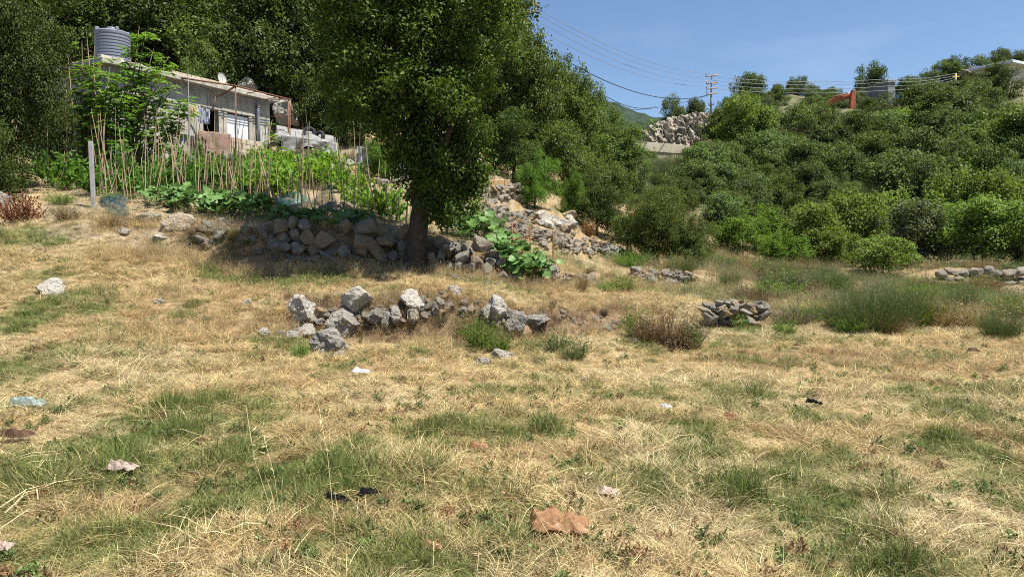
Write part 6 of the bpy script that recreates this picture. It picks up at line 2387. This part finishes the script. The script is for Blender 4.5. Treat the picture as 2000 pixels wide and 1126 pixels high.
crumple('cloth_scrap', 'small tan scrap at the bottom edge left of the tan plastic bag', 'litter', 845, 1088, 46, .5, .10, M['brownbag'], 19, 14, 8)
crumple('feather_tuft', 'pale fibrous tuft in the grass above the tan plastic bag', 'litter', 1190, 980, 46, .6, .08, M['pinklitter'], 21, 14, 10)
crumple('fibre_wad', 'brown fibrous wad in the grass at the left edge', 'litter', 36, 866, 62, .6, .16, M['brownwad'], 23, 18, 12)
crumple('fibre_wad', 'flat reddish wad of roots in the green grass on the left', 'litter', 236, 930, 62, .5, .06, M['pinklitter'], 25, 18, 12)
crumple('fibre_wad', 'dark brown clod at the right of the field', 'litter', 1903, 693, 26, .6, .12, M['brownwad'], 27, 12, 8)
crumple('fibre_wad', 'small dark clod in the field below the brown shrub', 'litter', 1557, 681, 16, .7, .10, M['brownwad'], 28, 10, 8)
crumple('black_rag', 'black rag strip lying in the foreground grass', 'litter', 655, 992, 60, .25, .035, M['black'], 29, 18, 8, -.3)
crumple('black_rag', 'second black rag strip right of the first in the foreground', 'litter', 722, 982, 56, .18, .035, M['black'], 31, 18, 8, .5)
crumple('black_rag', 'thin black scrap on the reddish grass on the right', 'litter', 1590, 799, 34, .3, .04, M['black'], 33, 12, 6, -.2)

STRAW = plain_mat('straw_stalk', (.56, .45, .24), .6, .3, .25, 20)
GSTALK = plain_mat('green_stalk', (.20, .25, .10), .6, .3, .25, 20)


def stalk(label, ub, vb, ut, vt, m_, group=None, head=True, r=.0016, dy=0.0):
    a = G(ub, min(vb, 1180))
    b = P(ut, vt, a.y + dy)
    d = b - a
    sd_ = d.cross(Vector((0, 1, 0))).normalized() * d.length * RND.uniform(-.04, .04)
    c = a.copy()
    e = empty('wild_oat_stalk', c)
    tag(e, label, 'grass stalk', group)
    tube_obj('stem', [Vector((0, 0, -.03)), d * .35 + sd_ * .7, d * .7 + sd_, d], [r * 1.3, r * 1.1, r * .9, r * .5], m_, e, 4)
    if head:
        rs_ = np.random.RandomState(int(ub * 7 + vb) % 9999)
        n = 9
        t = .68 + .32 * rs_.rand(n)
        cc = np.array([list(d * x_ + sd_ * (1 - x_)) for x_ in t])
        ax = unit(rs_.normal(size=(n, 3)) * .35 + np.array(list(d.normalized())) * .6 + np.array([0, 0, -.5]))
        V, Fq = leaf_quads(cc, ax, unit(rs_.normal(size=(n, 3))), .030 * (.7 + .6 * rs_.rand(n)), .006)
        tag(link('seed_head', np_mesh('seed_head', V, [Fq], m=STRAW), None, e), kind='stuff')


STK = [(575, 1126, 480, 790, 0), (555, 1126, 515, 850, 0), (535, 1126, 552, 930, 1), (660, 1126, 622, 790, 0), (470, 1126, 478, 960, 1), (255, 1126, 256, 1010, 1), (1165, 1126, 1148, 855, 0), (1120, 1126, 1000, 915, 0), (1135, 1126, 1075, 900, 1), (845, 1126, 846, 1055, 0),
       (215, 1040, 205, 960, 1), (1450, 1100, 1380, 1000, 0), (1850, 1126, 1790, 1010, 0), (1700, 1126, 1680, 1030, 0), (1760, 1126, 1800, 1030, 0), (1930, 1126, 1960, 990, 0), (160, 935, 165, 860, 1), (590, 1100, 575, 930, 1), (1640, 1126, 1690, 1040, 0), (930, 1126, 935, 1075, 0)]
SLAB = ['tall straw stalk leaning left in the left foreground', 'straw stalk with drooping head beside the tall leaning stalk', 'thin green stalk in the left foreground', 'tallest upright straw stalk left of the black rag strips', 'greenish stalk below the flat wad of roots', 'short green stem near the bottom left', 'tall straw stalk right above the tan plastic bag',
        'long straw stalk leaning over the tan plastic bag', 'dark green stalk crossing the tan plastic bag', 'pale stick-like stalk at the bottom beside the small tan scrap', 'green stalk left of the flat wad of roots', 'straw stalk leaning left near the dark green patch on the right', 'straw stalk leaning left at the bottom right', 'short straw stalk at the bottom right',
        'straw stalk leaning right at the bottom right', 'straw stalk nearest the right edge', 'green stalk by the dry twigs on the left', 'thin stalk between the two straw stalks on the left', 'straw stalk arching right near the bottom', 'short straw stalk at the bottom centre']
for s_, lab in zip(STK, SLAB):
    stalk(lab, s_[0], s_[1], s_[2], s_[3], GSTALK if s_[4] else STRAW, None, not s_[4] or s_[0] == 1135, .0017 if s_[0] != 845 else .003, RND.uniform(-.15, .1))


def twig_bundle(label, lines, m_, r=.004):
    c = G(lines[0][0], lines[0][1])
    e = empty('dry_twigs', c)
    tag(e, label, 'twigs')
    for (u0, v0, u1, v1) in lines:
        a, b = G(u0, v0) - c + Vector((0, 0, .05)), G(u1, v1) - c + Vector((0, 0, .06))
        mid = a.lerp(b, .5) + Vector((RND.gauss(0, .02), RND.gauss(0, .03), .03))
        tube_obj('twig', [a, mid, b], [r, r * .8, r * .5], m_, e, 5)


twig_bundle('bundle of dry forked twigs lying in the green grass at the left edge', [(0, 925, 130, 900), (20, 935, 130, 912), (60, 945, 95, 912), (10, 915, 110, 898), (70, 930, 130, 905)], STRAW, .0035)
twig_bundle('long forked dry branch lying in the green grass below the bundle of twigs', [(0, 1010, 105, 962), (60, 985, 160, 955), (105, 962, 98, 940), (75, 995, 88, 970), (10, 1020, 60, 985), (30, 1005, 90, 975)], STRAW, .0045)
twig_bundle('single straw stem lying on the grass at the lower left', [(0, 1050, 72, 1012), (72, 1012, 130, 1018)], STRAW, .003)
twig_bundle('yellow straw stem lying across the dark green patch', [(305, 856, 410, 872), (225, 860, 275, 925), (170, 830, 240, 820)], STRAW, .003)

# small clods of dry roots standing on the field bank
for i, (u, v, s) in enumerate(((690, 548, .35), (715, 545, .3), (640, 595, .3), (730, 640, .4), (800, 650, .35), (860, 640, .5), (770, 645, .4), (840, 610, .4), (720, 600, .3), (900, 655, .4), (1000, 660, .35), (1080, 600, .3), (1160, 610, .3), (1180, 620, .4))):
    plant('dry_tuft', TUFTY, G(u, v), s, 'matted brown dry grass tuft on the face of the rock bank', 'grass tuft', 'dry tufts on the rock bank', M['grey_weed'] if i % 2 else M['dry_stem'], 'blades')
